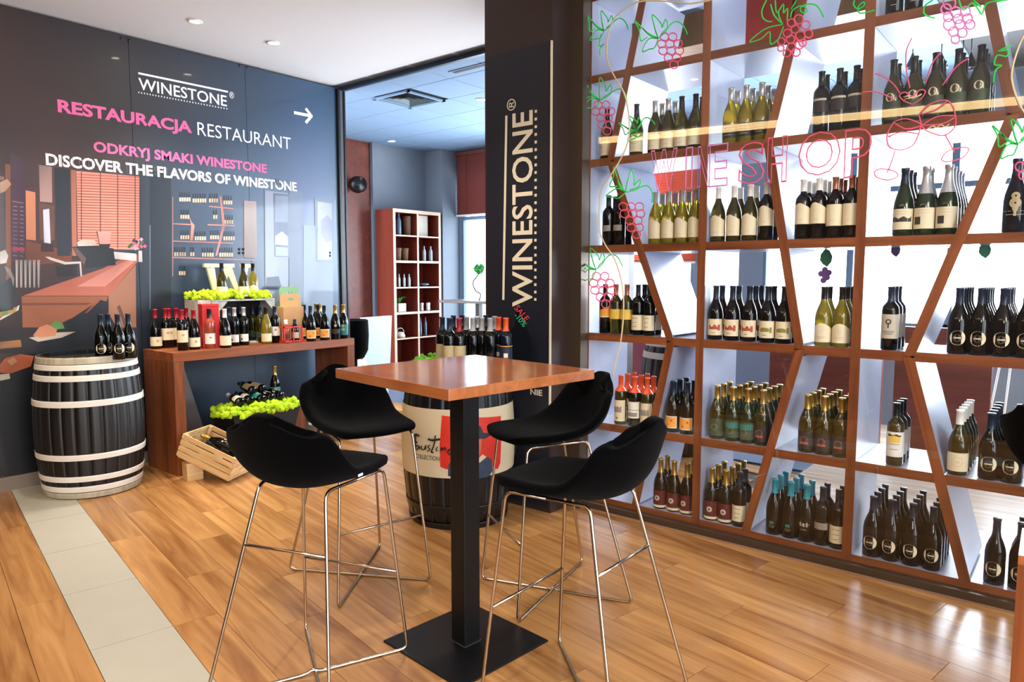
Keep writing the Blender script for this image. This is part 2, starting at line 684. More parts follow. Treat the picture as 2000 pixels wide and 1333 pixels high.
# ------------------------------------------------------------------ pillar and banner
bm = nb()
box(bm, (3.429, 2.50, 0), (4.33, 3.02, ZC + .05))
obj('pillar', bm, M_pillar, kind='structure')
boxo('wall_pillar_side', (GX + .03, 2.455, 0), (4.33, 2.52, ZC), M_pillar, kind='structure')
banner = put('banner_sign', None, None, (3.429, 2.75, 0), label='tall navy wine bar banner with vertical cream lettering on pillar', cat='sign')
bm = nb()
box(bm, (-.006, 2.515 - 2.75, .03), (0, 3.0 - 2.75, 2.80))
obj('board', bm, M_banner, banner)
bm = nb()
box(bm, (-.012, 2.497 - 2.75, .62), (.0, 2.502 - 2.75 + .004, 2.80))
obj('edge_strip', bm, M_cream, banner, label='thin cream edge strip')
XB = 3.4215


def bpt(x, y):
    p = onx(x, y, XB)
    return p


def bar_on(bm, a, b, w, plane='x'):
    """flat bar between two points on a vertical plane"""
    a, b = Vector(a), Vector(b)
    d = (b - a).normalized()
    n = Vector((1, 0, 0)) if plane == 'x' else Vector((0, 1, 0))
    s = d.cross(n).normalized() * w / 2
    k = n * .001
    vs = [bm.verts.new(p) for p in (a - s - k, b - s - k, b + s - k, a + s - k, a - s + k, b - s + k, b + s + k, a + s + k)]
    for f in ((0, 1, 2, 3), (7, 6, 5, 4), (0, 4, 5, 1), (1, 5, 6, 2), (2, 6, 7, 3), (3, 7, 4, 0)):
        bm.faces.new([vs[i] for i in f])


inv = Matrix.Translation((-3.429, -2.75, 0))
bm = nb()
bar_on(bm, bpt(989, 226), bpt(983, 586), .016)
yb = onx(1046, 400, XB).y
for k in range(26):
    z = onx(1050, 217, XB).z + (onx(1038, 585, XB).z - onx(1050, 217, XB).z) * k / 25
    box(bm, (XB - .001, yb - .008, z - .008), (XB + .001, yb + .008, z + .008))
o = obj('logo_rule', bm, M_cream, banner)
o.data.transform(inv)
zt, zb_ = onx(1022, 218, XB).z, onx(1018, 600, XB).z
ya, yc = onx(1040, 400, XB).y, onx(1001, 400, XB).y
t = text('WINESTONE', (XB, ya, zb_), zt - zb_, yc - ya, 'up', M_cream, banner, offset=.012)
t.location = Vector(t.location) + Vector((-3.429, -2.75, 0))
t = text('\u00ae', (XB, onx(1000, 210, XB).y - .03, onx(995, 217, XB).z), .07, .07, 'up', M_cream, banner)
t.location = Vector(t.location) + Vector((-3.429, -2.75, 0))
p = bpt(1036, 771)
t = text('NIE', (XB, p.y, p.z), p.y - bpt(1059, 771).y, .036, 'east', M_cream, banner, offset=.02)
t.location = Vector(t.location) + Vector((-3.429, -2.75, 0))

# ------------------------------------------------------------------ shop glazing
gz = put('window_shop', None, None, (GX, 0, 0), kind='structure')
bm = nb()
box(bm, (-.0, -1.2, 0), (.05, 2.455, .042), bevel=.002)
obj('bottom_rail', bm, M_frame, gz)
bm = nb()
box(bm, (-.03, 2.418, 0), (.05, 2.50, ZC))
obj('side_post', bm, M_frame, gz)
bm = nb()
box(bm, (.018, -1.2, .042), (.026, 2.42, ZC))
obj('pane', bm, M_pane, gz)
bm = nb()
box(bm, (-.022, -1.2, 0), (-.001, 2.418, .006))
obj('floor_strip', bm, mat('floor_strip', (150, 112, 84), .4), gz)

# ------------------------------------------------------------------ wine rack
RB = 4.19                      # back of the rack
YP = [2.44, 1.684, .880, .078, -.72]
ZL = [.045, .52, 1.075, 1.612, 2.13, 2.625, 3.10]
TH = .044
rack = put('wine_rack', None, None, (SX, 1.0, 0), label='walnut edged wine rack with slanted dividers behind the shop glass', cat='shelving')
RO = Vector((SX, 1.0, 0))


def rack_board(name, lo, hi):
    c = (Vector(lo) + Vector(hi)) / 2
    l, h = Vector(lo) - c, Vector(hi) - c
    bm = nb()
    box(bm, l, h)
    o = obj(name, bm, M_lam, rack, loc=c - RO)
    bm = nb()
    box(bm, (l.x - .006, l.y - .0006, l.z - .0006), (l.x + .0, h.y + .0006, h.z + .0006))
    obj('edge_band', bm, M_walnut if (h.z > h.y) else M_walnut_h, o, label='walnut front edge')
    return o


for y in YP:
    rack_board('post', (SX + .006, y - TH / 2, .0), (RB, y + TH / 2, 3.2))
for i, z in enumerate(ZL):
    for a, b in zip(YP[1:], YP):
        th = TH if i else .05
        rack_board('shelf_board', (SX + .008, a + TH / 2 + .001, z - th / 2), (RB, b - TH / 2 - .001, z + th / 2))


def slant(y0, z0, y1, z1):
    """slanted divider from (y0, z0) up to (y1, z1)"""
    d = Vector((0, y1 - y0, z1 - z0))
    L_ = d.length
    c = Vector(((SX + RB) / 2, (y0 + y1) / 2, (z0 + z1) / 2))
    rx = -math.atan2(d.y, d.z)
    bm = nb()
    hx = (RB - SX) / 2 - .004
    box(bm, (-hx, -TH / 2, -L_ / 2 + .03), (hx, TH / 2, L_ / 2 - .03))
    o = obj('slanted_board', bm, M_lam, rack, loc=c - RO, rot=(rx, 0, 0))
    bm = nb()
    box(bm, (-hx - .006, -TH / 2 - .0006, -L_ / 2), (-hx, TH / 2 + .0006, L_ / 2))
    obj('edge_band', bm, M_walnut, o, label='walnut front edge')


SL = [[(2.073, .06), (1.859, 1.075), (2.276, 2.13), (2.06, 3.08)],
      [(1.393, .06), (1.142, 1.075), (1.337, 2.13), (1.13, 3.08)],
      [(.375, .06), (.650, 1.075), (.307, 2.13), (.52, 3.08)]]
for s in SL:
    for (y0, z0), (y1, z1) in zip(s, s[1:]):
        slant(y0, z0, y1, z1)

# ------------------------------------------------------------------ bottles
PROF = {
    'bordeaux': (.0375, [(0, 0), (.033, 0), (.0375, .005), (.0375, .188), (.0350, .205), (.026, .219), (.0165, .230), (.0142, .243), (.0142, .292), (.0155, .293), (.0155, .300), (0, .300)]),
    'burgundy': (.041, [(0, 0), (.037, 0), (.041, .005), (.041, .140), (.0375, .166), (.029, .192), (.0195, .215), (.0148, .236), (.0142, .288), (.0158, .289), (.0158, .297), (0, .297)]),
    'champagne': (.0435, [(0, 0), (.038, 0), (.0435, .006), (.0435, .135), (.0395, .165), (.030, .200), (.021, .232), (.0160, .262), (.0150, .295), (.0175, .297), (.0175, .312), (0, .314)]),
    'small': (.031, [(0, 0), (.028, 0), (.031, .004), (.031, .10), (.027, .125), (.016, .145), (.014, .165), (.014, .185), (0, .185)]),
}
GLASS = {
    'dark': mat('dark_bottle_glass', (5, 7, 8), .07, spec=.45),
    'navy': mat('navy_bottle_glass', (8, 16, 28), .08, spec=.45),
    'olive': mat('olive_bottle_glass', (58, 54, 10), .10, spec=.7, trans=.35),
    'white': mat('white_wine_glass', (168, 150, 40), .08, spec=.6, trans=.6),
    'green': mat('green_bottle_glass', (26, 48, 22), .10, spec=.7, trans=.2),
    'rose': mat('rose_wine_glass', (226, 108, 84), .08, spec=.6, trans=.6),
    'teal': mat('teal_bottle_glass', (10, 62, 66), .10, spec=.7),
}
FOIL = {
    'black': mat('black_foil', (16, 18, 20), .35), 'navy': mat('navy_foil', (18, 36, 56), .35), 'red': mat('dark_red_foil', (150, 24, 36), .35),
    'gold': M_gold, 'silver': mat('silver_foil', (196, 196, 196), .3, metal=.6), 'white': mat('white_foil', (232, 230, 222), .4),
    'teal': mat('teal_foil', (30, 140, 160), .35), 'orange': mat('orange_foil', (226, 84, 36), .35), 'grey': mat('grey_foil', (150, 150, 148), .4),
    'copper': mat('copper_foil', (170, 110, 80), .35, metal=.5),
}
M_lab = {
    'cream': mat('cream_label', (226, 212, 178), .6, noise=.05, nscale=60), 'white': mat('white_label', (230, 226, 216), .6),
    'yellow': mat('yellow_label', (232, 196, 84), .6), 'orange': mat('orange_label', (236, 160, 60), .6), 'dgreen': mat('dark_green_label', (52, 66, 40), .6),
    'teal': mat('teal_label', (30, 120, 116), .6), 'wine': mat('wine_red_label', (92, 26, 30), .6, noise=.5, nscale=70), 'dark': mat('charcoal_label', (40, 36, 34), .6, noise=.4, nscale=60),
    'tan': mat('tan_label', (180, 160, 120), .6, noise=.08, nscale=80), 'rust': mat('rust_print', (170, 78, 60), .6), 'olivep': mat('olive_print', (132, 130, 60), .6),
    'ink': mat('ink_print', (60, 52, 46), .6), 'grey': mat('grey_label', (146, 138, 128), .6, noise=.1), 'pale': mat('pale_print', (190, 180, 160), .6),
}


def patch(bm, rfun, w_deg, z0, z1, top=None, eps=.0006, nu=8, nv=2, mi=0, th0=0.0):
    """label wrapped on a bottle, centred on local -Y; top(u) raises the upper edge"""
    g = []
    for i in range(nu + 1):
        u = -1 + 2 * i / nu
        th = -PI / 2 + th0 + R(w_deg) * u / 2
        col = []
        zz = z1 + (top(u) if top else 0)
        for j in range(nv + 1):
            z = z0 + (zz - z0) * j / nv
            r = rfun(z) + eps
            col.append(bm.verts.new((r * math.cos(th), r * math.sin(th), z)))
        g.append(col)
    for i in range(nu):
        for j in range(nv):
            f = bm.faces.new((g[i][j], g[i + 1][j], g[i + 1][j + 1], g[i][j + 1]))
            f.smooth = True
            f.material_index = mi


def disc_patch(bm, rad, R_, zc, eps, mi=0, r0=0.0, seg=18, th0=0.0):
    """round seal (or ring) wrapped on a bottle"""
    def P(a, r):
        th = -PI / 2 + th0 + r * math.cos(a) / rad
        return bm.verts.new(((rad + eps) * math.cos(th), (rad + eps) * math.sin(th), zc + r * math.sin(a)))
    o = [P(2 * PI * i / seg, R_) for i in range(seg)]
    if r0:
        n = [P(2 * PI * i / seg, r0) for i in range(seg)]
        for i in range(seg):
            j = (i + 1) % seg
            bm.faces.new((o[i], o[j], n[j], n[i])).material_index = mi
    else:
        f = bm.faces.new(o)
        f.material_index = mi


def rfun_of(prof):
    def rf(z):
        for (r0, z0), (r1, z1) in zip(prof[1:], prof[2:]):
            if z0 <= z <= z1 and z1 > z0:
                return r0 + (r1 - r0) * (z - z0) / (z1 - z0)
        return prof[3][0]
    return rf


def peak(u):
    return .028 * (1 - abs(u + .1)) if u > -.1 else .028 * (1 - abs(u + .1) * 1.0)


# kind: shape, glass, foil, foil height, list of label pieces
def lab_plain(c, z0=.055, z1=.135, w=150):
    return lambda bm, r, rf: patch(bm, rf, w, z0, z1)


def mk(shape, glass, foil, fz, pieces, mats):
    return dict(shape=shape, glass=glass, foil=foil, fz=fz, pieces=pieces, mats=mats)


def P_(w, z0, z1, mi=0, top=None, eps=.0006, th0=0):
    return lambda bm, r, rf: patch(bm, rf, w, z0, z1, top, eps, mi=mi, th0=th0)


def D_(R_, zc, mi=0, r0=0, eps=.0008, th0=0):
    return lambda bm, r, rf: disc_patch(bm, r, R_, zc, eps, mi, r0, th0=th0)


def lines(w, z0, z1, n, mi=1, eps=.0009):
    def f(bm, r, rf):
        for k in range(n):
            z = z0 + (z1 - z0) * k / max(1, n - 1)
            patch(bm, rf, w * (.6 + .4 * ((k * 7) % 5) / 5), z, z + .0022, None, eps, nu=4, nv=1, mi=mi)
    return f


SEAL = [D_(.033, .074, 0, 0, .0006), D_(.0175, .074, 1, 0, .0009), P_(40, .0715, .0765, 0, None, .0012)]
KIND = {
    'seal': mk('burgundy', 'dark', 'navy', .228, SEAL, ('cream', 'ink')),
    'sealgreen': mk('burgundy', 'olive', 'black', .222, [P_(150, .02, .105, 2), D_(.019, .122, 0, 0), D_(.012, .122, 1, .009)], ('cream', 'ink', 'dgreen')),
    'peakw': mk('burgundy', 'white', 'grey', .235, [P_(150, .03, .118, 0, peak), lines(60, .05, .056, 1)], ('cream', 'pale')),
    'peakd': mk('burgundy', 'olive', 'white', .235, [P_(150, .03, .118, 0, peak), lines(60, .05, .056, 1)], ('cream', 'pale')),
    'peakb': mk('bordeaux', 'dark', 'white', .24, [P_(165, .075, .155, 0, peak), lines(60, .095, .10, 1)], ('cream', 'pale')),
    'squarey': mk('bordeaux', 'dark', 'copper', .24, [P_(165, .06, .165, 0), lines(50, .085, .09, 1)], ('cream', 'pale')),
    'fish': mk('burgundy', 'dark', 'navy', .222, [P_(160, .025, .115, 0), P_(70, .058, .078, 1, lambda u: .008 * math.sin(u * 5), .0009), P_(20, .052, .084, 1, None, .0009, .75), lines(50, .038, .04, 1, 2)], ('cream', 'rust', 'ink')),
    'trout': mk('burgundy', 'dark', 'navy', .222, [P_(160, .025, .115, 0), P_(70, .058, .074, 1, lambda u: .006 * (1 - u * u), .0009), P_(16, .052, .082, 1, None, .0009, .8), lines(50, .038, .04, 1, 2)], ('cream', 'olivep', 'ink')),
    'wavew': mk('burgundy', 'white', 'black', .235, [P_(160, .02, .10, 0, lambda u: .016 * math.cos(u * 2.4)), D_(.008, .072, 1, .0065), lines(90, .04, .046, 2, 1)], ('cream', 'pale')),
    'treed': mk('bordeaux', 'dark', 'navy', .23, [P_(165, .055, .17, 0), D_(.013, .135, 1, .007, .0009), P_(9, .105, .13, 1, None, .0009), lines(90, .075, .088, 3, 1)], ('pale', 'ink')),
    'yellowb': mk('bordeaux', 'olive', 'black', .24, [P_(165, .045, .165, 0), P_(80, .115, .14, 1, lambda u: .008 * math.cos(u * 1.5), .0009), P_(90, .143, .153, 2, lambda u: .003 * math.sin(u * 6), .0009), lines(90, .08, .105, 2, 2)], ('white', 'yellow', 'ink')),
    'ring': mk('burgundy', 'olive', 'gold', .225, [P_(165, .02, .115, 0), D_(.018, .068, 1, .0155, .0009)], ('dgreen', 'olivep')),
    'ringt': mk('burgundy', 'green', 'gold', .225, [P_(165, .02, .115, 0), P_(150, .075, .105, 2, None, .0008), D_(.018, .06, 1, .0155, .001)], ('dgreen', 'olivep', 'teal')),
    'ringr': mk('burgundy', 'olive', 'gold', .225, [P_(165, .02, .11, 0), D_(.018, .068, 1, .0155, .0009), P_(60, .045, .055, 1, None, .0009)], ('dark', 'rust')),
    'redgold': mk('burgundy', 'dark', 'gold', .215, [P_(175, .022, .112, 0), P_(175, .010, .024, 1, None, .0008), D_(.016, .066, 2, .006, .0009)], ('wine', 'cream', 'pale')),
    'teal': mk('burgundy', 'dark', 'teal', .222, [P_(30, .06, .075, 0), lines(60, .04, .048, 2, 1)], ('teal', 'grey')),
    'script': mk('burgundy', 'dark', 'teal', .222, [lines(110, .085, .094, 2, 0), lines(60, .065, .068, 1, 0), P_(12, .082, .1, 0), P_(8, .082, .105, 0, None, .0006, .4), P_(8, .082, .105, 0, None, .0006, -.4)], ('pale', 'pale')),
    'plaind': mk('bordeaux', 'dark', 'navy', .235, [P_(110, .085, .12, 0)], ('grey', 'grey')),
    'creamd': mk('bordeaux', 'dark', 'navy', .235, [P_(160, .03, .12, 0), lines(60, .05, .10, 3)], ('cream', 'ink')),
    'label_low': mk('burgundy', 'olive', 'black', .225, [P_(160, .02, .105, 0), lines(70, .04, .09, 3)], ('cream', 'pale')),
    'label_low_s': mk('burgundy', 'olive', 'silver', .232, [P_(160, .02, .105, 0), lines(70, .04, .09, 3)], ('cream', 'pale')),
    'whitesil': mk('burgundy', 'white', 'silver', .228, [P_(150, .03, .10, 0), lines(100, .045, .09, 4, 1)], ('dark', 'pale')),
    'gothic': mk('bordeaux', 'dark', 'black', .235, [P_(165, .10, .15, 0), P_(120, .155, .166, 1), lines(60, .04, .045, 1, 1)], ('dark', 'pale')),
    'champ': mk('champagne', 'green', 'silver', .19, [P_(150, .03, .125, 0), P_(40, .05, .085, 1, None, .0009, -.55), lines(110, .10, .112, 2, 2)], ('cream', 'ink', 'pale')),
    'champy': mk('champagne', 'green', 'navy', .24, [P_(150, .03, .125, 0), P_(120, .065, .085, 1, lambda u: .006 * math.sin(u * 7), .0009), lines(110, .10, .112, 2, 2)], ('cream', 'ink', 'pale')),
    'goldtree': mk('champagne', 'navy', 'navy', .24, [D_(.022, .125, 0, .004), P_(14, .07, .115, 0), D_(.016, .155, 0, .004), lines(150, .075, .09, 2, 0), D_(.011, .102, 0)], ('tan', 'tan')),
    'orangelab': mk('burgundy', 'dark', 'navy', .225, [P_(130, .025, .095, 0), P_(115, .030, .090, 1, None, .0009), D_(.006, .045, 2, 0, .0012, -.3), D_(.006, .07, 2, 0, .0012, .35)], ('white', 'orange', 'rust')),
    'diag': mk('bordeaux', 'dark', 'black', .235, [P_(150, .105, .15, 0, lambda u: .02 * u), P_(150, .098, .106, 1, None, .0007)], ('orange', 'cream')),
    'amber': mk('bordeaux', 'olive', 'copper', .235, [P_(165, .09, .15, 0)], ('yellow', 'ink')),
    'castle': mk('bordeaux', 'olive', 'orange', .205, [P_(165, .02, .15, 0), P_(90, .075, .11, 1, lambda u: .006 * math.sin(u * 9), .0009), D_(.007, .04, 2, 0, .0009)], ('cream', 'grey', 'rust')),
    'castlew': mk('bordeaux', 'dark', 'orange', .205, [P_(165, .05, .15, 0), P_(110, .06, .085, 1, None, .0009), P_(165, .098, .102, 1, None, .0009)], ('white', 'grey')),
    'redcap': mk('bordeaux', 'dark', 'red', .228, [P_(170, .06, .15, 0), D_(.010, .115, 1, 0, .0009, .2)], ('cream', 'tan')),
    'redcap_low': mk('burgundy', 'dark', 'red', .232, [P_(160, .02, .09, 0), D_(.010, .06, 1, 0, .0009, .2)], ('cream', 'tan')),
    'rose': mk('bordeaux', 'rose', 'black', .23, [P_(150, .035, .115, 0), P_(20, .08, .088, 1, None, .0009)], ('white', 'ink')),
    'whitecap': mk('burgundy', 'dark', 'white', .232, [P_(160, .02, .095, 0), lines(40, .05, .055, 1)], ('cream', 'pale')),
    'whitecapy': mk('burgundy', 'olive', 'white', .232, [P_(160, .02, .105, 0), D_(.022, .064, 1, .0205, .0009), lines(40, .06, .065, 2)], ('cream', 'pale')),
    'silverdark': mk('bordeaux', 'dark', 'silver', .235, [P_(100, .03, .09, 0), D_(.008, .05, 1, 0, .0009, -.6)], ('white', 'ink')),
    'greenwhite': mk('burgundy', 'white', 'black', .24, [P_(150, .02, .085, 0)], ('cream', 'pale')),
    'darkwhite': mk('bordeaux', 'dark', 'navy', .23, [P_(140, .06, .135, 0), D_(.008, .11, 1, 0, .0009)], ('white', 'rust')),
    'tagdark': mk('burgundy', 'dark', 'gold', .225, [P_(120, .05, .09, 0), D_(.012, .12, 1)], ('dark', 'tan')),
    'tealgold': mk('burgundy', 'dark', 'gold', .225, [P_(160, .03, .125, 0), D_(.012, .11, 1, 0, .0009), P_(40, .07, .09, 1, None, .0009)], ('teal', 'tan')),
    'greencap': mk('bordeaux', 'olive', 'navy', .23, [P_(150, .04, .09, 0)], ('dgreen', 'ink')),
    'tanlab': mk('bordeaux', 'dark', 'navy', .225, [P_(170, .035, .145, 0)], ('tan', 'ink')),
    'tanred': mk('bordeaux', 'dark', 'red', .225, [P_(170, .035, .145, 0)], ('tan', 'ink')),
    'orangecap': mk('bordeaux', 'navy', 'orange', .225, [P_(150, .04, .14, 0), P_(36, .075, .10, 1, None, .0009), P_(160, .138, .142, 2, None, .0009)], ('navyl', 'cream', 'orange')),
    'cupid': mk('bordeaux', 'dark', 'grey', .225, [P_(150, .02, .075, 0)], ('grey', 'ink')),
    'jar': mk('small', 'rose', 'white', .150, [P_(120, .03, .07, 0)], ('wine', 'ink')),
    'jard': mk('small', 'dark', 'black', .150, [P_(120, .03, .08, 0)], ('pale', 'ink')),
}
M_lab['navyl'] = mat('navy_label', (20, 30, 56), .6)
CACHE = {}
NSLOT = {}


def bottle_meshes(kind):
    if kind in CACHE:
        return CACHE[kind]
    K = KIND[kind]
    rad, prof = PROF[K['shape']]
    bm = nb()
    lathe(bm, prof, 20)
    body = mesh_of(bm, 'wine_bottle', GLASS[K['glass']])
    bm = nb()
    rf = rfun_of(prof)
    zt_ = prof[-1][1]
    cp = [(rf(z) + .0009, z) for z in [K['fz']] + [p[1] for p in prof if K['fz'] < p[1] < zt_ - .001]]
    cp += [(cp[-1][0], zt_ + .0008), (0, zt_ + .0012)]
    lathe(bm, cp, 16)
    cap = mesh_of(bm, 'capsule', FOIL[K['foil']])
    bm = nb()
    for f in K['pieces']:
        f(bm, rad, rf)
    lab = mesh_of(bm, 'label', [M_lab[x] for x in K['mats']])
    CACHE[kind] = (body, cap, lab, rad)
    return CACHE[kind]


DESC = {
    'seal': 'dark bottle with round cream seal', 'sealgreen': 'green bottle with small round badge', 'peakw': 'pale wine bottle with peaked cream label',
    'peakd': 'olive bottle with peaked cream label', 'peakb': 'black bottle with peaked cream label', 'squarey': 'black bottle with square cream label',
    'fish': 'bottle with red fish on cream label', 'trout': 'bottle with green fish on cream label', 'wavew': 'white wine with wavy topped label',
    'treed': 'dark bottle with tree drawing label', 'yellowb': 'olive bottle with yellow centred white label', 'ring': 'gold capped bottle with dark ring label',
    'ringt': 'gold capped bottle with green ring label', 'ringr': 'gold capped bottle with brown ring label', 'redgold': 'gold capped bottle with wine red label',
    'teal': 'black bottle with teal capsule', 'script': 'black bottle with pale script lettering', 'plaind': 'plain black bottle with faint label',
    'creamd': 'dark bottle with cream label', 'label_low': 'olive bottle with low cream label', 'label_low_s': 'olive bottle, silver cap, cream label',
    'whitesil': 'white wine bottle with silver capsule', 'gothic': 'black bottle with pale script band', 'champ': 'sparkling wine with silver foil neck',
    'champy': 'green sparkling wine with castle label', 'goldtree': 'navy bottle with gold tree print', 'orangelab': 'dark bottle with orange label',
    'diag': 'black bottle with slanted orange label', 'amber': 'amber bottle with yellow label', 'castle': 'orange necked bottle with castle label',
    'castlew': 'orange necked bottle with white label', 'whitecapy': 'white capped bottle with cream ring label',
}
ORD = ['first', 'second', 'third', 'fourth', 'fifth', 'sixth', 'seventh', 'eighth', 'ninth', 'tenth', 'eleventh', 'twelfth', 'thirteenth']


def bottle(kind, loc, rot=(0, 0, 0), label=None, group=None, name='wine_bottle', scale=1.0, parent=None):
    body, cap, lab, rad = bottle_meshes(kind)
    o = put(name, body, parent, loc, rot, label=label, cat='bottle', group=group)
    o.scale = (scale,) * 3
    put('capsule', cap, o)
    put('label', lab, o)
    return o


# column names, row names
COLN = ['left', 'middle', 'right']
ROWN = ['bottom', 'second', 'third', 'fourth', 'fifth', 'top']
BAYS = {   # (column, row): [(pixel column in the photo, kind, how many deep)]
    (0, 0): [(1290, 'redgold', 2), (1316, 'redgold', 1), (1341, 'redgold', 3)],
    (0, 1): [(1212, 'castle', 3), (1239, 'castlew', 3), (1266, 'castle', 2), (1312, 'orangelab', 3), (1342, 'orangelab', 3)],
    (0, 2): [(1146, 'diag', 1), (1166, 'diag', 1), (1188, 'amber', 1), (1209, 'amber', 1), (1240, 'creamd', 3), (1266, 'creamd', 2)],
    (0, 3): [(1158, 'plaind', 2), (1181, 'plaind', 3), (1203, 'plaind', 2), (1280, 'peakw', 2), (1305, 'peakw', 2), (1329, 'peakw', 2), (1353, 'peakw', 2)],
    (0, 4): [(1155, 'label_low', 1), (1181, 'label_low', 1), (1243, 'label_low', 1), (1279, 'label_low_s', 2), (1303, 'label_low_s', 2), (1329, 'label_low', 1), (1356, 'label_low', 2)],
    (1, 0): [(1404, 'redgold', 3), (1433, 'redgold', 4), (1459, 'creamd', 2), (1523, 'teal', 3), (1552, 'teal', 3), (1583, 'script', 2), (1619, 'plaind', 2), (1647, 'creamd', 2)],
    (1, 1): [(1400, 'ring', 3), (1431, 'ringt', 4), (1463, 'ringt', 4), (1495, 'ringr', 4), (1578, 'ringr', 4), (1614, 'ringr', 4), (1649, 'ringr', 4)],
    (1, 2): [(1397, 'fish', 2), (1430, 'fish', 2), (1463, 'fish', 3), (1499, 'trout', 2), (1531, 'trout', 2), (1608, 'wavew', 2), (1643, 'wavew', 3)],
    (1, 3): [(1402, 'peakd', 1), (1433, 'peakd', 2), (1464, 'peakd', 2), (1496, 'peakb', 2), (1570, 'peakb', 3), (1602, 'peakb', 3), (1635, 'squarey', 3), (1668, 'squarey', 3)],
    (1, 4): [(1434, 'whitesil', 2), (1463, 'whitesil', 3), (1492, 'whitesil', 3), (1603, 'gothic', 2), (1638, 'gothic', 2), (1672, 'gothic', 3)],
    (2, 0): [(1703, 'seal', 4), (1740, 'seal', 4), (1780, 'seal', 4), (1820, 'seal', 4), (1943, 'seal', 1), (1991, 'seal', 2)],
    (2, 1): [(1748, 'yellowb', 3), (1871, 'whitecapy', 5), (1932, 'seal', 5), (1977, 'seal', 5)],
    (2, 2): [(1738, 'treed', 3), (1871, 'seal', 5), (1913, 'seal', 5), (1955, 'seal', 5), (1997, 'seal', 5)],
    (2, 3): [(1766, 'champy', 3), (1802, 'champ', 2), (1842, 'champ', 5), (1982, 'goldtree', 2)],
    (2, 4): [(1743, 'sealgreen', 2), (1783, 'sealgreen', 2), (1825, 'sealgreen', 3), (1869, 'sealgreen', 3), (1913, 'sealgreen', 3)],
    (2, 5): [(1748, 'gothic', 1), (1786, 'gothic', 1)],
}


def slant_y(col, z):
    s = SL[col]
    for (y0, z0), (y1, z1) in zip(s, s[1:]):
        if z0 <= z <= z1:
            return y0 + (y1 - y0) * (z - z0) / (z1 - z0)
    return s[0][0]


for (c, r), items in BAYS.items():
    z = ZL[r] + (TH / 2 if r else .025) + .0008
    segs = ([], [])
    hi, lo = YP[c] - TH / 2, YP[c + 1] + TH / 2
    for n, (px, kind, deep) in enumerate(items):
        rad = PROF[KIND[kind]['shape']][0]
        x0 = SX + .055 + rad - .037
        y = yat(px, x0, z + .1)
        segs[0 if y > slant_y(c, z + .10) else 1].append([n, kind, deep, rad, x0, y])
    todo = []
    for side, sg in enumerate(segs):
        def limits(rad):
            # the free stretch of this shelf beside the slanted board
            cl = [(slant_y(c, min(max(z + h, .07), 3.0)), TH / 2 * 1.06 + (rad if h < .19 else .017) + .002) for h in (0, .05, .10, .15, .18, .22, .30)]
            return (max(q[0] + q[1] for q in cl), hi - rad - .001) if side == 0 else (lo + rad + .001, min(q[0] - q[1] for q in cl))
        for k, q in enumerate(sg):                     # from the high-Y end down
            q[5] = min(q[5], limits(q[3])[1])
            if k:
                q[5] = min(q[5], sg[k - 1][5] - sg[k - 1][3] - q[3] - .001)
        for k in range(len(sg) - 1, -1, -1):           # and back up from the low-Y end
            q = sg[k]
            q[5] = max(q[5], limits(q[3])[0])
            if k < len(sg) - 1:
                q[5] = max(q[5], sg[k + 1][5] + sg[k + 1][3] + q[3] + .001)
        todo += [q for q in sg if q[5] <= limits(q[3])[1] + .004]
    for n, kind, deep, rad, x0, y in todo:
        g = '%s, %s shelf %s column' % (KIND[kind]['shape'], ROWN[r], COLN[c])
        for k in range(deep):
            dx = (2 * rad + .003) * k
            if x0 + dx + rad > RB - .002:
                break
            kd = kind
            if k == 0:
                lb = '%s, %s on %s shelf of %s rack column' % (DESC[kind], ORD[n], ROWN[r], COLN[c])
            else:
                lb = '%s behind %s one on %s shelf, %s column, row %s' % (DESC[kind].split(' with ')[0], ORD[n], ROWN[r], COLN[c], ORD[k])
            words = lb.split()
            bottle(kd, (x0 + dx, y, z), (0, 0, R(-90) + random.uniform(-.12, .12)), lb, 'bottles on the %s shelf of the %s rack column' % (ROWN[r], COLN[c]))

# ------------------------------------------------------------------ bar table
tb = put('bar_table', None, None, (1.977, 1.852, 0), label='square wooden bar table on a black column between the stools', cat='table')
ta = R(-7.5)
bm = nb()
box(bm, (-.352, -.352, 1.057), (.352, .352, 1.094), Matrix.Rotation(ta, 4, 'Z'), bevel=.0015)
obj('tabletop', bm, M_table, tb)
bm = nb()
box(bm, (-.040, -.040, .008), (.040, .040, 1.050), Matrix.Rotation(ta + R(2), 4, 'Z'), bevel=.002)
obj('column_leg', bm, M_blackm, tb)
bm = nb()
box(bm, (-.232, -.232, 0), (.232, .232, .008), Matrix.Rotation(ta + R(2), 4, 'Z'), bevel=.002)
obj('base_plate', bm, M_blackm, tb)
bm = nb()
box(bm, (-.18, -.18, 1.049), (.18, .18, 1.0568), Matrix.Rotation(ta, 4, 'Z'))
obj('mounting_plate', bm, M_blackm, tb)
bm = nb()
rr = Matrix.Rotation(ta + R(2), 4, 'Z')
for a in range(4):
    box(bm, (-.044, -.0445, .0082), (.044, -.0405, .0105), rr @ Matrix.Rotation(a * PI / 2, 4, 'Z'))
obj('weld_collar', bm, mat('worn_edge', (92, 92, 92), .4, metal=.6), tb)

# ------------------------------------------------------------------ bar stools
D_, WF, WB, DFT, DBT, WFT, WBT, ZT, HF, HB = .271, .235, .248, .205, -.100, .180, .135, .742, .319, .523


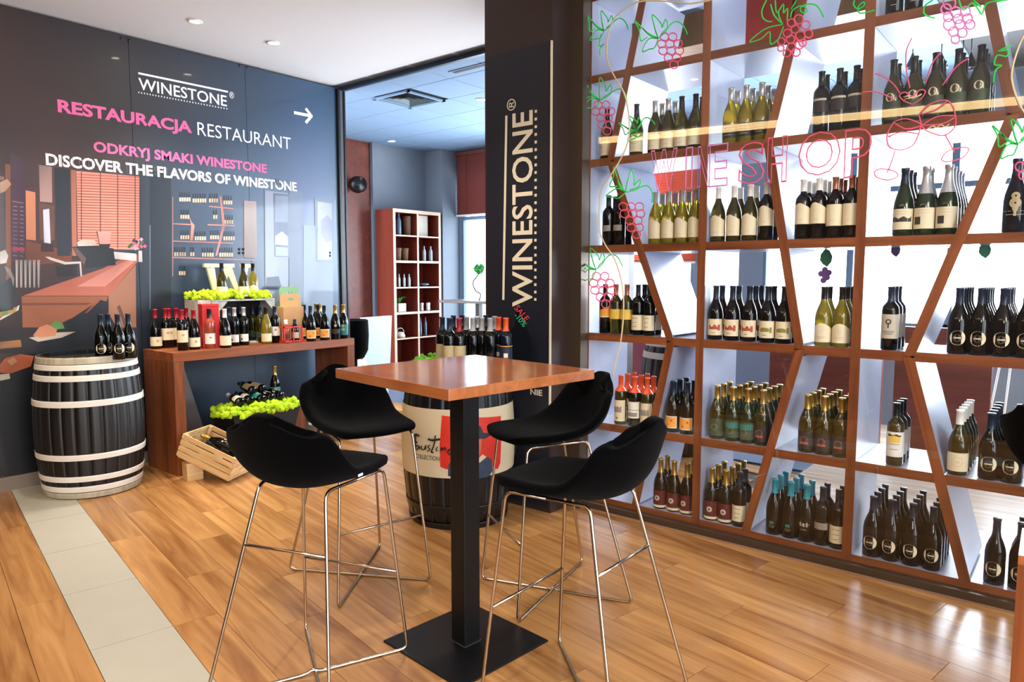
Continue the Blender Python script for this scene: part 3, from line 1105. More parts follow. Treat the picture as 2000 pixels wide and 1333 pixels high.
def shell_pt(u, v):
    """u 0..1 from the front edge to the top of the back, v -1..1 across"""
    prof = [(.300, .746), (.284, .768), (.21, .774), (.09, .764), (-.03, .756), (-.10, .764), (-.150, .790), (-.182, .838), (-.204, .900), (-.222, .958), (-.232, 1.000), (-.235, 1.014)]
    hw = [.140, .172, .194, .207, .214, .217, .213, .203, .188, .168, .138, .108]
    rise = [.000, .000, .004, .020, .052, .088, .100, .080, .040, -.006, -.052, -.085]
    fwd = [-.03, -.02, -.010, .0, .006, .016, .032, .048, .054, .050, .040, .030]
    t = u * (len(prof) - 1)
    i = min(int(t), len(prof) - 2)
    q = t - i
    n_ = len(prof)

    def L_(a):
        p0, p1, p2, p3 = a[max(i - 1, 0)], a[i], a[i + 1], a[min(i + 2, n_ - 1)]
        return .5 * (2 * p1 + (p2 - p0) * q + (2 * p0 - 5 * p1 + 4 * p2 - p3) * q * q + (3 * p1 - p0 - 3 * p2 + p3) * q ** 3)
    x, z = L_([p[0] for p in prof]), L_([p[1] for p in prof])
    av = abs(v)
    return Vector((x + L_(fwd) * av ** 2.2, L_(hw) * v, z + L_(rise) * av ** 2.4))


def make_stool(label, loc, deg):
    t = put('bar_stool', None, None, loc, (0, 0, R(deg)), label=label, cat='stool', group='black bar stools around the bar table')
    if 'stool' in CACHE:
        shell_me, frame_me, foot_me, tag_me = CACHE['stool']
    else:
        bm = nb()
        nu, nv = 26, 14
        g = [[bm.verts.new(shell_pt(i / nu, -1 + 2 * j / nv)) for j in range(nv + 1)] for i in range(nu + 1)]
        for i in range(nu):
            for j in range(nv):
                bm.faces.new((g[i][j], g[i + 1][j], g[i + 1][j + 1], g[i][j + 1]))
        bm.normal_update()
        tmp = mesh_of(bm, 'seat_shell')
        o = bpy.data.objects.new('tmp', tmp)
        COL.objects.link(o)
        s = o.modifiers.new('s', 'SOLIDIFY')
        s.thickness = .036
        s.offset = 1
        b = o.modifiers.new('b', 'SUBSURF')
        b.levels = 1
        dg = bpy.context.evaluated_depsgraph_get()
        shell_me = bpy.data.meshes.new_from_object(o.evaluated_get(dg))
        bpy.data.objects.remove(o)
        shell_me.materials.clear()
        shell_me.materials.append(M_fabric)
        for p in shell_me.polygons:
            p.use_smooth = True
        r = .0062
        zf = r
        zt = ZT - .012
        c = {'FL': (D_, WF), 'FR': (D_, -WF), 'RL': (-D_, WB), 'RR': (-D_, -WB)}
        tp = {'FL': (DFT, WFT), 'FR': (DFT, -WFT), 'RL': (DBT, WBT), 'RR': (DBT, -WBT)}
        B = lambda k: Vector((*c[k], zf))
        T = lambda k: Vector((*tp[k], zt if k[0] == 'F' else zt - .004))
        bm = nb()
        # one bent wire: floor diagonals FL-RR and FR-RL, side bars under the seat
        cross = Vector((0, 0, zf))
        tube(bm, rounded([(T('FL') + T('RL')) / 2, T('FL'), B('FL'), B('RR'), T('RR'), (T('RR') + T('FR')) / 2], .035), r, 8)
        up = Vector((0, 0, .0125))
        mid = (B('FR') + B('RL')) / 2
        dd = (B('RL') - B('FR')).normalized() * .03
        tube(bm, rounded([(T('FR') + T('RR')) / 2, T('FR'), B('FR'), mid - dd, mid + up, mid + dd, B('RL'), T('RL'), (T('FL') + T('RL')) / 2], .03), r, 8)
        frame_me = mesh_of(bm, 'wire_frame', M_chrome)
        at = lambda k, h: B(k) + (T(k) - B(k)) * (h / zt)
        bm = nb()
        tube(bm, [at('FL', HF), at('FR', HF)], .0056, 8)
        f1 = mesh_of(bm, 'footrest', M_chrome)
        bm = nb()
        tube(bm, [at('RL', HB), at('RR', HB)], .0056, 8)
        f2 = mesh_of(bm, 'rear_rail', M_chrome)
        foot_me = (f1, f2)
        bm = nb()
        p = shell_pt(.36, -.93)
        box(bm, (p.x - .013, p.y - .026, p.z - .030), (p.x + .013, p.y - .0225, p.z - .022))
        tag_me = mesh_of(bm, 'tag', M_white)
        CACHE['stool'] = (shell_me, frame_me, foot_me, tag_me)
    put('seat_shell', shell_me, t)
    put('wire_frame', frame_me, t)
    put('footrest', foot_me[0], t)
    put('rear_rail', foot_me[1], t)
    put('care_tag', tag_me, t)
    return t


make_stool('black bar stool nearest the grey floor tiles, back turned to the crate', (1.458, 2.121, 0), 19.4)
make_stool('black bar stool behind the table, in front of the wooden display bench', (2.114, 2.680, 0), -102.9)
make_stool('black bar stool between the table and the pillar banner', (2.571, 1.853, 0), 150.1)
make_stool('black bar stool in front, backed by the wine rack glass', (1.974, 1.288, 0), 90.5)

# stool at the picture's right edge and the low wooden table beside it
d = ray(1967, 812)
q = EYE + d * (2.45 / d.dot(FW)) + RT * .30
o = put('bar_stool', None, None, (q.x, q.y, 0), (0, 0, R(-46)), label='black bar stool cut off at the right edge, only its seat showing', cat='stool')
put('seat_shell', CACHE['stool'][0], o)
bm = nb()
tube(bm, [(0, 0, .012), (0, 0, .735)], .022, 12)
obj('pedestal', bm, M_chrome, o)
bm = nb()
lathe(bm, [(0, 0), (.15, 0), (.15, .006), (.02, .014), (0, .014)], 28)
obj('round_base', bm, M_chrome, o)
d = ray(1989, 1085)
p = EYE + d * (2.2 / d.dot(FW))
lt = put('side_table', None, None, (p.x, p.y, 0), (0, 0, -math.atan2(p.x, p.y) - .02), label='low orange wooden side table cut off at the right edge', cat='table')
bm = nb()
box(bm, (0, 0, 0), (.04, .3, p.z - .03))
obj('side_panel', bm, M_walnut, lt)
bm = nb()
box(bm, (-.0, 0, p.z - .0295), (.5, .3, p.z))
obj('tabletop', bm, M_table, lt)
bm = nb()
box(bm, (.46, 0, 0), (.5, .3, p.z - .03))
obj('side_panel', bm, M_walnut, lt)

# ------------------------------------------------------------------ barrels


def barrel_r(z, rb, rm, h):
    t = (z - h / 2) / (h / 2)
    return rm - (rm - rb) * t * t


def barrel(label, loc, h, rb, rm, hoops, stave_m, hoop_m, staves=26, rot=0, top_m=None, gap=.004):
    t = put('wine_barrel', None, None, loc, (0, 0, rot), label=label, cat='barrel')
    for k in range(staves):
        a0, a1 = 2 * PI * k / staves + gap, 2 * PI * (k + 1) / staves - gap
        bm = nb()
        n = 10
        g = []
        for i in range(n + 1):
            z = h * i / n
            r_ = barrel_r(z, rb, rm, h)
            g.append([bm.verts.new(((r_ - dr) * math.cos(a), (r_ - dr) * math.sin(a), z)) for a, dr in ((a0, 0), ((a0 * 2 + a1) / 3, -.0004), ((a0 + a1 * 2) / 3, -.0004), (a1, 0), (a1, .02), (a0, .02))])
        for i in range(n):
            for j in range(6):
                f = bm.faces.new((g[i][j], g[i][(j + 1) % 6], g[i + 1][(j + 1) % 6], g[i + 1][j]))
                f.smooth = j < 3
        bm.faces.new(g[0][::-1])
        bm.faces.new(g[-1])
        obj('stave', bm, stave_m, t)
    for z0, z1, mm in hoops:
        bm = nb()
        n = 4
        pr = [(barrel_r(z0 + (z1 - z0) * i / n, rb, rm, h) + .0045, z0 + (z1 - z0) * i / n) for i in range(n + 1)]
        inner = [(r_ - .0035, z) for r_, z in pr[::-1]]
        lathe(bm, pr + inner + [pr[0]], 48)
        obj('hoop', bm, mm or hoop_m, t)
    bm = nb()
    lathe(bm, [(0, h - .03), (rb - .021, h - .03), (rb - .021, h - .045), (0, h - .045)], 40)
    obj('barrel_head', bm, top_m or stave_m, t)
    return t


M_paleend = wood('pale_barrel_end', (150, 140, 118), (190, 182, 160), 'Z', 1.2, rough=.7)
barL = barrel('black oak barrel with pale metal hoops by the sign wall', (1.886, 5.262, 0), .93, .287, .330,
              [(.005, .042, M_paleend), (.047, .085, M_hoop), (.118, .155, M_hoop), (.262, .300, M_hoop), (.610, .650, M_hoop), (.775, .812, M_hoop), (.845, .880, M_hoop), (.884, .926, M_paleend)],
              M_stave, M_hoop)
M_bl = mat('barrel_cream_paint', (206, 192, 160), .5, noise=.04, nscale=6)
M_br = mat('barrel_red_paint', (206, 44, 26), .5, noise=.22, nscale=12)
M_bk = mat('barrel_black_paint', (12, 14, 18), .3)
BFX, BFY, BH, BRB, BRM = 3.078, 2.935, .94, .292, .338
barF = barrel('black barrel with cream and red painted wine label behind the table', (BFX, BFY, 0), BH, BRB, BRM,
              [(.005, .035, M_bk), (.10, .14, M_bk), (.80, .84, M_bk), (.90, .938, M_bk)], M_bk, M_bk, staves=24, gap=.0015)
# the painted band
th_c = math.atan2(-BFY, -BFX)   # towards the camera


def bsurf(th, z, eps):
    r_ = barrel_r(z, BRB, BRM, BH) + eps
    return Vector((r_ * math.cos(th), r_ * math.sin(th), z))


def band(name, a0, a1, z0, z1, m, eps, parent=barF, n=40, nz=8, **k):
    bm = nb()
    g = [[bm.verts.new(bsurf(a0 + (a1 - a0) * i / n, (z0(i / n) if callable(z0) else z0) + (z1 - (z0(i / n) if callable(z0) else z0)) * j / nz, eps)) for j in range(nz + 1)] for i in range(n + 1)]
    for i in range(n):
        for j in range(nz):
            f = bm.faces.new((g[i][j], g[i + 1][j], g[i + 1][j + 1], g[i][j + 1]))
            f.smooth = True
    return obj(name, bm, m, parent, **k)


Z0, Z1 = .315, .705
band('painted_band', -PI, PI, Z0, Z1, M_bl, .003, n=72, label='cream painted band')
AF = 1 / BRM                                    # radians per metre along the surface


def bxy(px, py):
    """picture column/row on the barrel -> (angle, height)"""
    lo, hi = th_c - 1.5, th_c + 1.5
    z = .5
    th = th_c
    for _ in range(4):
        lo, hi = th_c - 1.45, th_c + 1.45
        for _ in range(30):
            m = (lo + hi) / 2
            w = bsurf(m, z, .004) + Vector((BFX, BFY, 0))
            if px_of(w) < px:
                lo = m
            else:
                hi = m
        th = lo
        w = bsurf(th, z, .004) + Vector((BFX, BFY, 0))
        d = ray(px, py)
        s = (w.x * FW.x + w.y * FW.y) / (d.x * FW.x + d.y * FW.y)
        z = CH + d.z * s
    return th, z


def bpoly(name, pts, m, eps, **k):
    """flat painted shape on the barrel, outline in picture points"""
    q = [bxy(*p) for p in pts]
    bm = nb()
    # subdivide the outline, triangulate, then push on to the surface
    out = []
    for (a, b), (c, d) in zip(q, q[1:] + q[:1]):
        for i in range(4):
            out.append((a + (c - a) * i / 4, b + (d - b) * i / 4))
    vs = [bm.verts.new((a, z, 0)) for a, z in out]
    f = bm.faces.new(vs)
    bmesh.ops.triangulate(bm, faces=[f])
    bmesh.ops.subdivide_edges(bm, edges=bm.edges[:], cuts=5, use_grid_fill=True)
    for v in bm.verts:
        v.co = bsurf(v.co.x, v.co.y, eps)
    return obj(name, bm, m, barF, **k)


def bstroke(bm, pts, w, eps=.0075):
    P = [bsurf(*bxy(*p), eps) for p in pts]
    tube(bm, smoothline(P, 4), w * 1.35, 5)


bpoly('red_patch', [(863, 812), (890, 815), (935, 816), (978, 813), (979, 850), (977, 905), (972, 917), (962, 914), (955, 908), (900, 905), (880, 918), (868, 916), (860, 912), (859, 870)], M_br, .0045, label='red brush patch')
M_skin = mat('painted_skin', (196, 108, 66), .5, noise=.35, nscale=30)
M_ink = mat('painted_ink', (24, 32, 44), .5, noise=.3, nscale=30)
M_coat = mat('painted_coat', (44, 62, 84), .5, noise=.6, nscale=34)
bpoly('painted_head', [(889, 857), (896, 868), (895, 884), (900, 896), (915, 902), (930, 898), (938, 886), (940, 870), (941, 856), (915, 850)], M_skin, .0052, label='painted face')
bpoly('painted_hat', [(879, 858), (884, 848), (893, 843), (900, 832), (920, 828), (938, 832), (944, 846), (952, 846), (962, 843), (958, 851), (948, 857), (935, 858), (910, 858), (892, 866), (884, 868), (880, 864)], M_ink, .006, label='painted dark hat')
bpoly('painted_coat', [(875, 930), (876, 908), (888, 892), (900, 893), (915, 905), (935, 900), (945, 890), (960, 897), (962, 920), (955, 931), (915, 938)], M_coat, .0052, label='painted dark coat')
bpoly('painted_collar', [(892, 890), (899, 893), (914, 906), (930, 900), (942, 888), (950, 893), (938, 903), (918, 915), (900, 904), (890, 898)], M_bl, .0062)
bm = nb()
for s, w in (([(806, 851), (815, 849), (819, 852)], .005), ([(812, 850), (812, 862), (811, 880)], .003), ([(807, 866), (815, 864)], .0035), ([(818, 872), (815, 870), (812, 876), (815, 879), (820, 872), (820, 878)], .0022),
             ([(824, 871), (824, 878), (829, 878), (832, 870), (832, 879)], .0022), ([(840, 870), (836, 873), (840, 878), (835, 882)], .0022), ([(851, 851), (848, 870), (843, 883), (847, 884)], .003), ([(837, 858), (846, 860), (860, 858)], .0048),
             ([(855, 873), (852, 880), (856, 881)], .0022), ([(860, 868), (861, 869)], .0022), ([(860, 881), (863, 874), (865, 880), (869, 874), (872, 881)], .0024), ([(880, 877), (875, 883), (878, 888), (883, 882), (880, 877)], .003)):
    bstroke(bm, s, w)
obj('brush_script', bm, M_black, barF, label='black handwritten brush lettering')
bm = nb()
for s, w in (([(1014, 870), (1019, 868)], .003), ([(1015, 870), (1013, 888)], .003), ([(1020, 873), (1017, 878), (1021, 876)], .002), ([(1023, 872), (1022, 877), (1027, 870)], .002)):
    bstroke(bm, s, w)
obj('brush_script', bm, M_black, barF)
# COLLECTION in small letters round the barrel
me = text_mesh('COLLECTION', offset=.0)
xs = [v.co.x for v in me.vertices]
a0, z0 = bxy(812, 890)
a1, z1 = bxy(858, 897)
for v in me.vertices:
    u = (v.co.x - min(xs)) / (max(xs) - min(xs))
    v.co = bsurf(a0 + (a1 - a0) * u, (z0 + z1) / 2 - .012 + v.co.y * .036, .0045 + .0006 * (v.co.z > 0))
me.materials.clear()
me.materials.append(M_lab['ink'])
put('lettering', me, barF)

# ------------------------------------------------------------------ moss helper


def moss(name, m, label, x0, x1, y0, y1, z, h, n, parent=None, s=.02, fn=None, kind='stuff', cat=True):
    bm = nb()
    for _ in range(n):
        for _ in range(20):
            a, b = random.uniform(-1, 1), random.uniform(-1, 1)
            if fn is None or fn(a, b):
                break
        x, y = (x0 + x1) / 2 + a * (x1 - x0) / 2, (y0 + y1) / 2 + b * (y1 - y0) / 2
        r_ = s * random.uniform(.6, 1.25)
        zz = z + h * random.uniform(0, 1) * (1 - .4 * (abs(a) + abs(b)) / 2)
        g = bmesh.ops.create_icosphere(bm, subdivisions=1, radius=r_)
        for v in g['verts']:
            v.co = Vector((x, y, zz)) + v.co * random.uniform(.72, 1.3)
    o = obj(name, bm, m, parent)
    if cat:
        tag(o, label, 'moss', None, kind)
    else:
        tag(o, label, None, None, kind)
    return o


# on the painted barrel: moss, bottles, sale board
hz = BH - .03
circ = lambda a, b: a * a + b * b < 1
moss('moss', M_moss2, 'green moss around the bottles on the painted barrel', BFX - .25, BFX + .25, BFY - .25, BFY + .25, hz + .012, .055, 260, fn=circ, s=.019)
used = []


def stand(px, kind, z, depth, label, group, name='wine_bottle', scale=1.0, rotz=None):
    """bottle standing at height z in the photo's column px, at distance `depth` along the view"""
    d = ray(px, 540)
    p = EYE + d * (depth / d.dot(FW))
    rz = math.atan2(p.y, p.x) - PI / 2 + random.uniform(-.1, .1) if rotz is None else rotz
    used.append((p.x, p.y))
    return bottle(kind, (p.x, p.y, z), (0, 0, rz), label, group, name, scale)


DF = (Vector((BFX, BFY, CH)) - EYE).dot(FW) / FW.to_2d().length * FW.to_2d().length
GB = 'bottles on the painted barrel'
for px, kind, dd, lb in ((863, 'tanlab', -.10, 'leftmost tan label bottle on the painted barrel'), (877, 'tanlab', -.205, 'middle tan label bottle on the painted barrel'),
                         (896, 'tanred', -.215, 'tan label bottle with red capsule on the painted barrel'), (911, 'cupid', -.08, 'dark bottle just right of red capsule on the painted barrel'),
                         (923, 'cupid', -.17, 'dark bottle centre front on the painted barrel'), (931, 'silverdark', -.05, 'silver capped bottle among those on the painted barrel'),
                         (941, 'cupid', -.15, 'dark grey capped bottle right of centre on painted barrel'), (885, 'plaind', .05, 'black bottle in the back row on the painted barrel'),
                         (957, 'cupid', -.20, 'dark bottle left of orange capped pair on painted barrel'), (966, 'cupid', -.03, 'grey capped bottle behind on the painted barrel'),
                         (974, 'orangecap', -.11, 'left orange capped bottle on the painted barrel'), (988, 'orangecap', -.19, 'right orange capped bottle on the painted barrel'),
                         (902, 'plaind', .12, 'black bottle far back left on the painted barrel'), (948, 'plaind', .10, 'black bottle far back centre on the painted barrel')):
    stand(px, kind, hz + .0005, DF + dd, lb, GB)
# black chalkboard in the shape of a bottle
d = ray(1015, 540)
p = EYE + d * ((DF + .02) / d.dot(FW))
sb = put('sale_board', None, None, (p.x, p.y, hz + .0005), (0, 0, math.atan2(p.y, p.x) - PI / 2), label='black bottle shaped board chalked SALE -10% against the banner', cat='sign')
bm = nb()
ol = [(-.065, 0), (.065, 0), (.07, .10), (.066, .17), (.048, .215), (.03, .245), (.026, .27), (.026, .345), (-.026, .345), (-.026, .27), (-.03, .245), (-.048, .215), (-.066, .17), (-.07, .10)]
f0 = [bm.verts.new((x, -.006, z)) for x, z in ol]
f1 = [bm.verts.new((x, .006, z)) for x, z in ol]
bm.faces.new(f0)
bm.faces.new(f1[::-1])
for i in range(len(ol)):
    j = (i + 1) % len(ol)
    bm.faces.new((f0[j], f0[i], f1[i], f1[j]))
obj('board', bm, mat('chalkboard_black', (6, 8, 13), .9, spec=.1), sb)
for s, m, x, z, w in (('SALE', mat('red_chalk', (190, 36, 44), .8), -.034, .345, .105), ('-10%', mat('green_chalk', (24, 160, 96), .8), -.036, .30, .09)):
    me = text_mesh(s)
    xs = [v.co.x for v in me.vertices]
    k = w / (max(xs) - min(xs))
    M3 = Matrix.Translation((x, -.0065, z)) @ Matrix.Rotation(R(50), 4, 'Y') @ Matrix.Rotation(PI / 2, 4, 'X')
    for v in me.vertices:
        v.co = M3 @ (Vector((v.co.x - min(xs), v.co.y, 0)) * k + Vector((0, 0, .001 * (v.co.z > 0))))
    me.materials.clear()
    me.materials.append(m)
    put('lettering', me, sb)

# bottles on the black barrel
DL = (Vector((1.886, 5.262, CH)) - EYE).dot(FW)
for px, dd, lb in ((191, -.13, 'seal bottle at the left on the black barrel'), (206, -.07, 'second seal bottle from the left on black barrel'), (225, -.12, 'third seal bottle from the left on black barrel'), (246, -.05, 'rightmost seal bottle with neck tag on black barrel')):
    stand(px, 'seal', .9006, DL + dd, lb, 'bottles on the black barrel')

# ------------------------------------------------------------------ sign wall
sw = put('sign_wall', None, None, (2.8, PY, 0), label='large printed restaurant wall sign with white and pink lettering and arrow', cat='sign')
boxo('wall_north_lobby', (-4.2, PY + .03, 0), (4.25, PY + .14, ZC + .05), M_pillar, kind='structure')
boxo('baseboard_north', (-4.2, PY - .012, 0), (4.25, PY + .028, .095), mat('skirting_grey', (120, 108, 96), .3), kind='structure')
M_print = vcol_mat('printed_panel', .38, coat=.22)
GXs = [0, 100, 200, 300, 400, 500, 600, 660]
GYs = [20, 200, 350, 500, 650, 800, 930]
GC = [[(48, 30, 26), (36, 28, 32), (36, 33, 36), (36, 36, 44), (38, 46, 58), (42, 60, 80), (46, 72, 98), (50, 78, 106)],  # print tones, with warm lamp glow and bluish reflected haze painted in
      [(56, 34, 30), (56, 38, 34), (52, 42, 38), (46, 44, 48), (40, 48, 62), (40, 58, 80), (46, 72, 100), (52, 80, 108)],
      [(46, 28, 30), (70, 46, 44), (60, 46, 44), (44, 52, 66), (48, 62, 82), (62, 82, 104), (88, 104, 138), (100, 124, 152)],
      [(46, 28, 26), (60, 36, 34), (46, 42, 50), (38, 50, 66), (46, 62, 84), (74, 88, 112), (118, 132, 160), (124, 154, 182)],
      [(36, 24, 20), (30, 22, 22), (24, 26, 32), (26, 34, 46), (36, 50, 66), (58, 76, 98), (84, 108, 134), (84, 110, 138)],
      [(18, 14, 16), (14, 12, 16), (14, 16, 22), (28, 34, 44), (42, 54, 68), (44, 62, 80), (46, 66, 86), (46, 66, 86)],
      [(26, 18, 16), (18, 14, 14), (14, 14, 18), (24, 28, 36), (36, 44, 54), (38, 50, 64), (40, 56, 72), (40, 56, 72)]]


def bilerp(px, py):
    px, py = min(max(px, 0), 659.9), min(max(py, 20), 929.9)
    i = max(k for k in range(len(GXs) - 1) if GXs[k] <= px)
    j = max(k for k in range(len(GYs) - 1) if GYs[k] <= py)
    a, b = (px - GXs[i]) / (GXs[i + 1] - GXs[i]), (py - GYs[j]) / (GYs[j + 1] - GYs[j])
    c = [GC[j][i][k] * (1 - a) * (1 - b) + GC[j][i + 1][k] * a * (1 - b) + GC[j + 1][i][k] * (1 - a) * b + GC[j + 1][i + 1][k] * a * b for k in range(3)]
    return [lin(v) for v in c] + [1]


def colour(me, fn):
    ca = me.color_attributes.new('print', 'FLOAT_COLOR', 'POINT')
    for i, v in enumerate(me.vertices):
        ca.data[i].color = fn(i, v)


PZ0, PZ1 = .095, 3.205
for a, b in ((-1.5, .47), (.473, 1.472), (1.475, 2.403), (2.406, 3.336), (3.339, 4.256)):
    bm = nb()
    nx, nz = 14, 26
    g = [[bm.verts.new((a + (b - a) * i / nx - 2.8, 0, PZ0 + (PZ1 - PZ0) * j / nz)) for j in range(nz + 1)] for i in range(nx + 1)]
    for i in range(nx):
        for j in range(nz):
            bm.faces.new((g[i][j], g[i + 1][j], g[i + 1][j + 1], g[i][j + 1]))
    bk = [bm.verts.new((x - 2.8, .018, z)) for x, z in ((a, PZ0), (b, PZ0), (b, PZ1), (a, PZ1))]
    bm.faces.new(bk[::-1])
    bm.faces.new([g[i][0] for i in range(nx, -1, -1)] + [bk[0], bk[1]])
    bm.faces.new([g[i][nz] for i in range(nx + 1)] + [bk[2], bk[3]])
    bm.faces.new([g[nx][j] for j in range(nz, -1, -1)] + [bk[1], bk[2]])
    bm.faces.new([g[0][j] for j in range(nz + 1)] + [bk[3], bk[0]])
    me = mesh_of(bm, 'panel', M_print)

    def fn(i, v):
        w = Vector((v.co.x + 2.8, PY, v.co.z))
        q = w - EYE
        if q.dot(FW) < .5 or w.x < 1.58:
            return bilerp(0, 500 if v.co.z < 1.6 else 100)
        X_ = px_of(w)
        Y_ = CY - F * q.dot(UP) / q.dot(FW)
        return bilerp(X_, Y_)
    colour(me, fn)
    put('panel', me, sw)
bm = nb()
box(bm, (4.262 - 2.8, -.03, 0), (4.285 - 2.8, .10, ZC - .02))
obj('edge_post', bm, M_black, sw)
bm = nb()
box(bm, (4.287 - 2.8, -.02, 0), (4.325 - 2.8, .08, ZC - .03))
obj('edge_post', bm, mat('grey_track', (92, 92, 100), .4), sw)
bm = nb()
box(bm, (4.327 - 2.8, -.03, 0), (4.345 - 2.8, .10, ZC - .02))
obj('edge_post', bm, M_black, sw)
bm = nb()
for x, y in ((237, 75), (252, 79), (468, 128), (483, 131), (467, 487), (475, 487), (467, 494), (475, 494), (644, 494), (644, 500)):
    p = ony(x, y, PY)
    lathe(bm, [(0, 0), (.012, 0), (.012, .004), (0, .006)], 10, at=(0, 0, 0))
    for v in bm.verts[-(10 * 2 + 2):]:
        v.co = Vector((p.x - 2.8 + v.co.x, -v.co.z, p.z + v.co.y))
    bm.verts.ensure_lookup_table()
obj('bolt', bm, M_black, sw, kind='stuff')


def wl(x, y, off=0.0):
    p = ony(x, y, PY - off)
    return p


def wtext(s, xl, yl_base, xr, yr_base, h, m, off=.001, **k):
    a, b = wl(xl, yl_base), wl(xr, yr_base)
    hh = wl(xl, yl_base - h).z - a.z
    t = text(s, (a.x, PY - .0005, (a.z + b.z) / 2), b.x - a.x, hh, 'north', m, sw, **k)
    t.location = Vector(t.location) - Vector((2.8, PY, 0))
    return t


M_ltr = mat('white_letter', (240, 240, 240), .5)
wtext('WINESTONE', 271, 177, 443, 206, 22.5, M_ltr, offset=.008)
wtext('\u00ae', 448, 191, 457, 194, 13, M_ltr)
wtext('RESTAURACJA', 113, 219.5, 375, 260, 25, M_pink, offset=.035)
wtext('RESTAURANT', 386, 265, 568, 291, 25, M_ltr, offset=-.004)
wtext('ODKRYJ SMAKI WINESTONE', 183, 297, 521, 338, 20.5, M_pink, offset=.032)
wtext('DISCOVER THE FLAVORS OF WINESTONE', 90, 323, 580, 374, 23, M_ltr, offset=.03)
bm = nb()
off = Vector((-2.8, -PY, 0))
M_hatch = mat('hatch_line', (120, 116, 116), .6)


def wbar(bm, a, b, w, lift=.0012):
    a, b = wl(*a) + off, wl(*b) + off
    bar_on(bm, a - Vector((0, lift, 0)), b - Vector((0, lift, 0)), w, 'y')


wbar(bm, (270, 143), (445, 179.5), .014)
for k in range(32):
    t_ = k / 31
    x, y = 271 + 172 * t_, 180.5 + 32 * t_
    wbar(bm, (x - .9, y), (x + .9, y + .3), .010)
wbar(bm, (574, 220), (609, 227), .026)
wbar(bm, (597, 212), (609, 228), .026)
wbar(bm, (597, 240), (609, 226), .026)
obj('logo_rule', bm, M_ltr, sw, label='white arrow and logo lines')
bm = nb()
for k in range(80):
    t_ = k / 79
    x = 92 + 486 * t_
    y = 312 + 51 * t_
    if k % 3:
        wbar(bm, (x, y - 8), (x + 2, y + 9), .0022, .0032)
obj('hatching', bm, M_hatch, sw, kind='stuff')

# printed picture: flat shapes of the restaurant photograph on the sign
PR = []


def pp(col, *pts):
    PR.append((col, pts))


# left: menu board, door, window, blind
pp((74, 42, 62), (20, 300), (49, 310), (50, 510), (22, 512))
pp((120, 84, 104), (24, 392), (46, 396), (46, 398), (24, 395))
for yy in range(402, 500, 8):
    pp((128, 96, 116), (25, yy), (34, yy + 1), (34, yy + 3), (25, yy + 2))
    pp((128, 96, 116), (39, yy + 1), (46, yy + 2), (46, yy + 4), (39, yy + 3))
pp((190, 40, 70), (24, 483), (48, 485), (48, 491), (24, 489))
pp((118, 66, 44), (10, 320), (20, 322), (22, 560), (12, 560))
pp((196, 120, 84), (50, 372), (69, 376), (70, 470), (51, 468))
pp((112, 56, 34), (50, 470), (140, 492), (140, 510), (50, 520))
pp((176, 138, 130), (76, 322), (101, 326), (102, 396), (78, 394))
pp((96, 60, 52), (76, 396), (106, 402), (106, 470), (78, 468))
pp((190, 190, 206), (84, 410), (96, 408), (99, 476), (86, 474))
pp((44, 24, 24), (80, 476), (104, 478), (105, 492), (80, 492))
pp((36, 42, 54), (106, 328), (136, 330), (138, 500), (112, 500))
pp((168, 100, 78), (138, 332), (148, 333), (150, 500), (141, 500))
pp((222, 138, 118), (149, 334), (272, 345), (272, 488), (152, 486))
for k in range(27):
    y = 340 + k * 5.4
    pp((170, 72, 58), (150, y), (272, y + 6 - k * .2), (272, y + 7.6 - k * .2), (150, y + 1.7))
for x in (158, 195, 229, 263):
    pp((90, 40, 40), (x, 336), (x + 1.6, 336), (x + 1.6, 486), (x, 486))
pp((46, 54, 68), (273, 330), (292, 332), (292, 560), (273, 540))
pp((26, 36, 48), (292, 332), (334, 340), (334, 640), (292, 620))
pp((110, 130, 150), (292, 440), (294, 440), (294, 605), (292, 605))
# counter
pp((176, 92, 70), (45, 578), (120, 552), (200, 525), (240, 505), (268, 498), (268, 512), (212, 578))
pp((214, 132, 116), (150, 560), (240, 512), (262, 506), (262, 512), (205, 560))
pp((142, 78, 46), (42, 579), (212, 579), (206, 592), (100, 640), (44, 640))
pp((112, 58, 32), (42, 592), (180, 592), (170, 596), (42, 597))
pp((156, 104, 78), (212, 578), (265, 517), (266, 650), (236, 655), (212, 612))
pp((104, 68, 50), (228, 600), (234, 596), (255, 650), (248, 652))
pp((14, 18, 26), (60, 690), (112, 640), (196, 586), (210, 590), (212, 650), (236, 690), (236, 930), (0, 930), (0, 740))
pp((150, 70, 50), (165, 612), (193, 584), (195, 588), (170, 612))
pp((44, 50, 62), (236, 640), (270, 640), (270, 930), (236, 930))
# glasses, pan, coffee machine, flowers
for k in range(6):
    x = 30 + k * 8.5
    pp((168 - 12 * (k % 2), 150, 148), (x, 508), (x + 5.5, 508), (x + 4.5, 562), (x + 1, 562))
    pp((216, 206, 204), (x + 1.2, 512), (x + 2.2, 512), (x + 2.6, 556), (x + 1.8, 556))
pp((30, 26, 30), (108, 520), (150, 516), (151, 538), (112, 542))
pp((190, 180, 172), (88, 502), (96, 502), (128, 512), (158, 511), (160, 540), (157, 540), (155, 515), (126, 517), (98, 508))
pp((22, 28, 36), (140, 482), (192, 480), (222, 486), (226, 518), (168, 524), (150, 500))
pp((96, 70, 66), (140, 482), (150, 484), (168, 505), (164, 520))
pp((222, 200, 186), (150, 474), (160, 468), (185, 470), (190, 480), (152, 481))
pp((240, 170, 160), (190, 453), (217, 453), (214, 478), (193, 478))
pp((24, 22, 28), (188, 452), (190, 452), (193, 477), (216, 477), (212, 486), (196, 486))
pp((214, 206, 206), (222, 492), (266, 496), (266, 510), (224, 506))
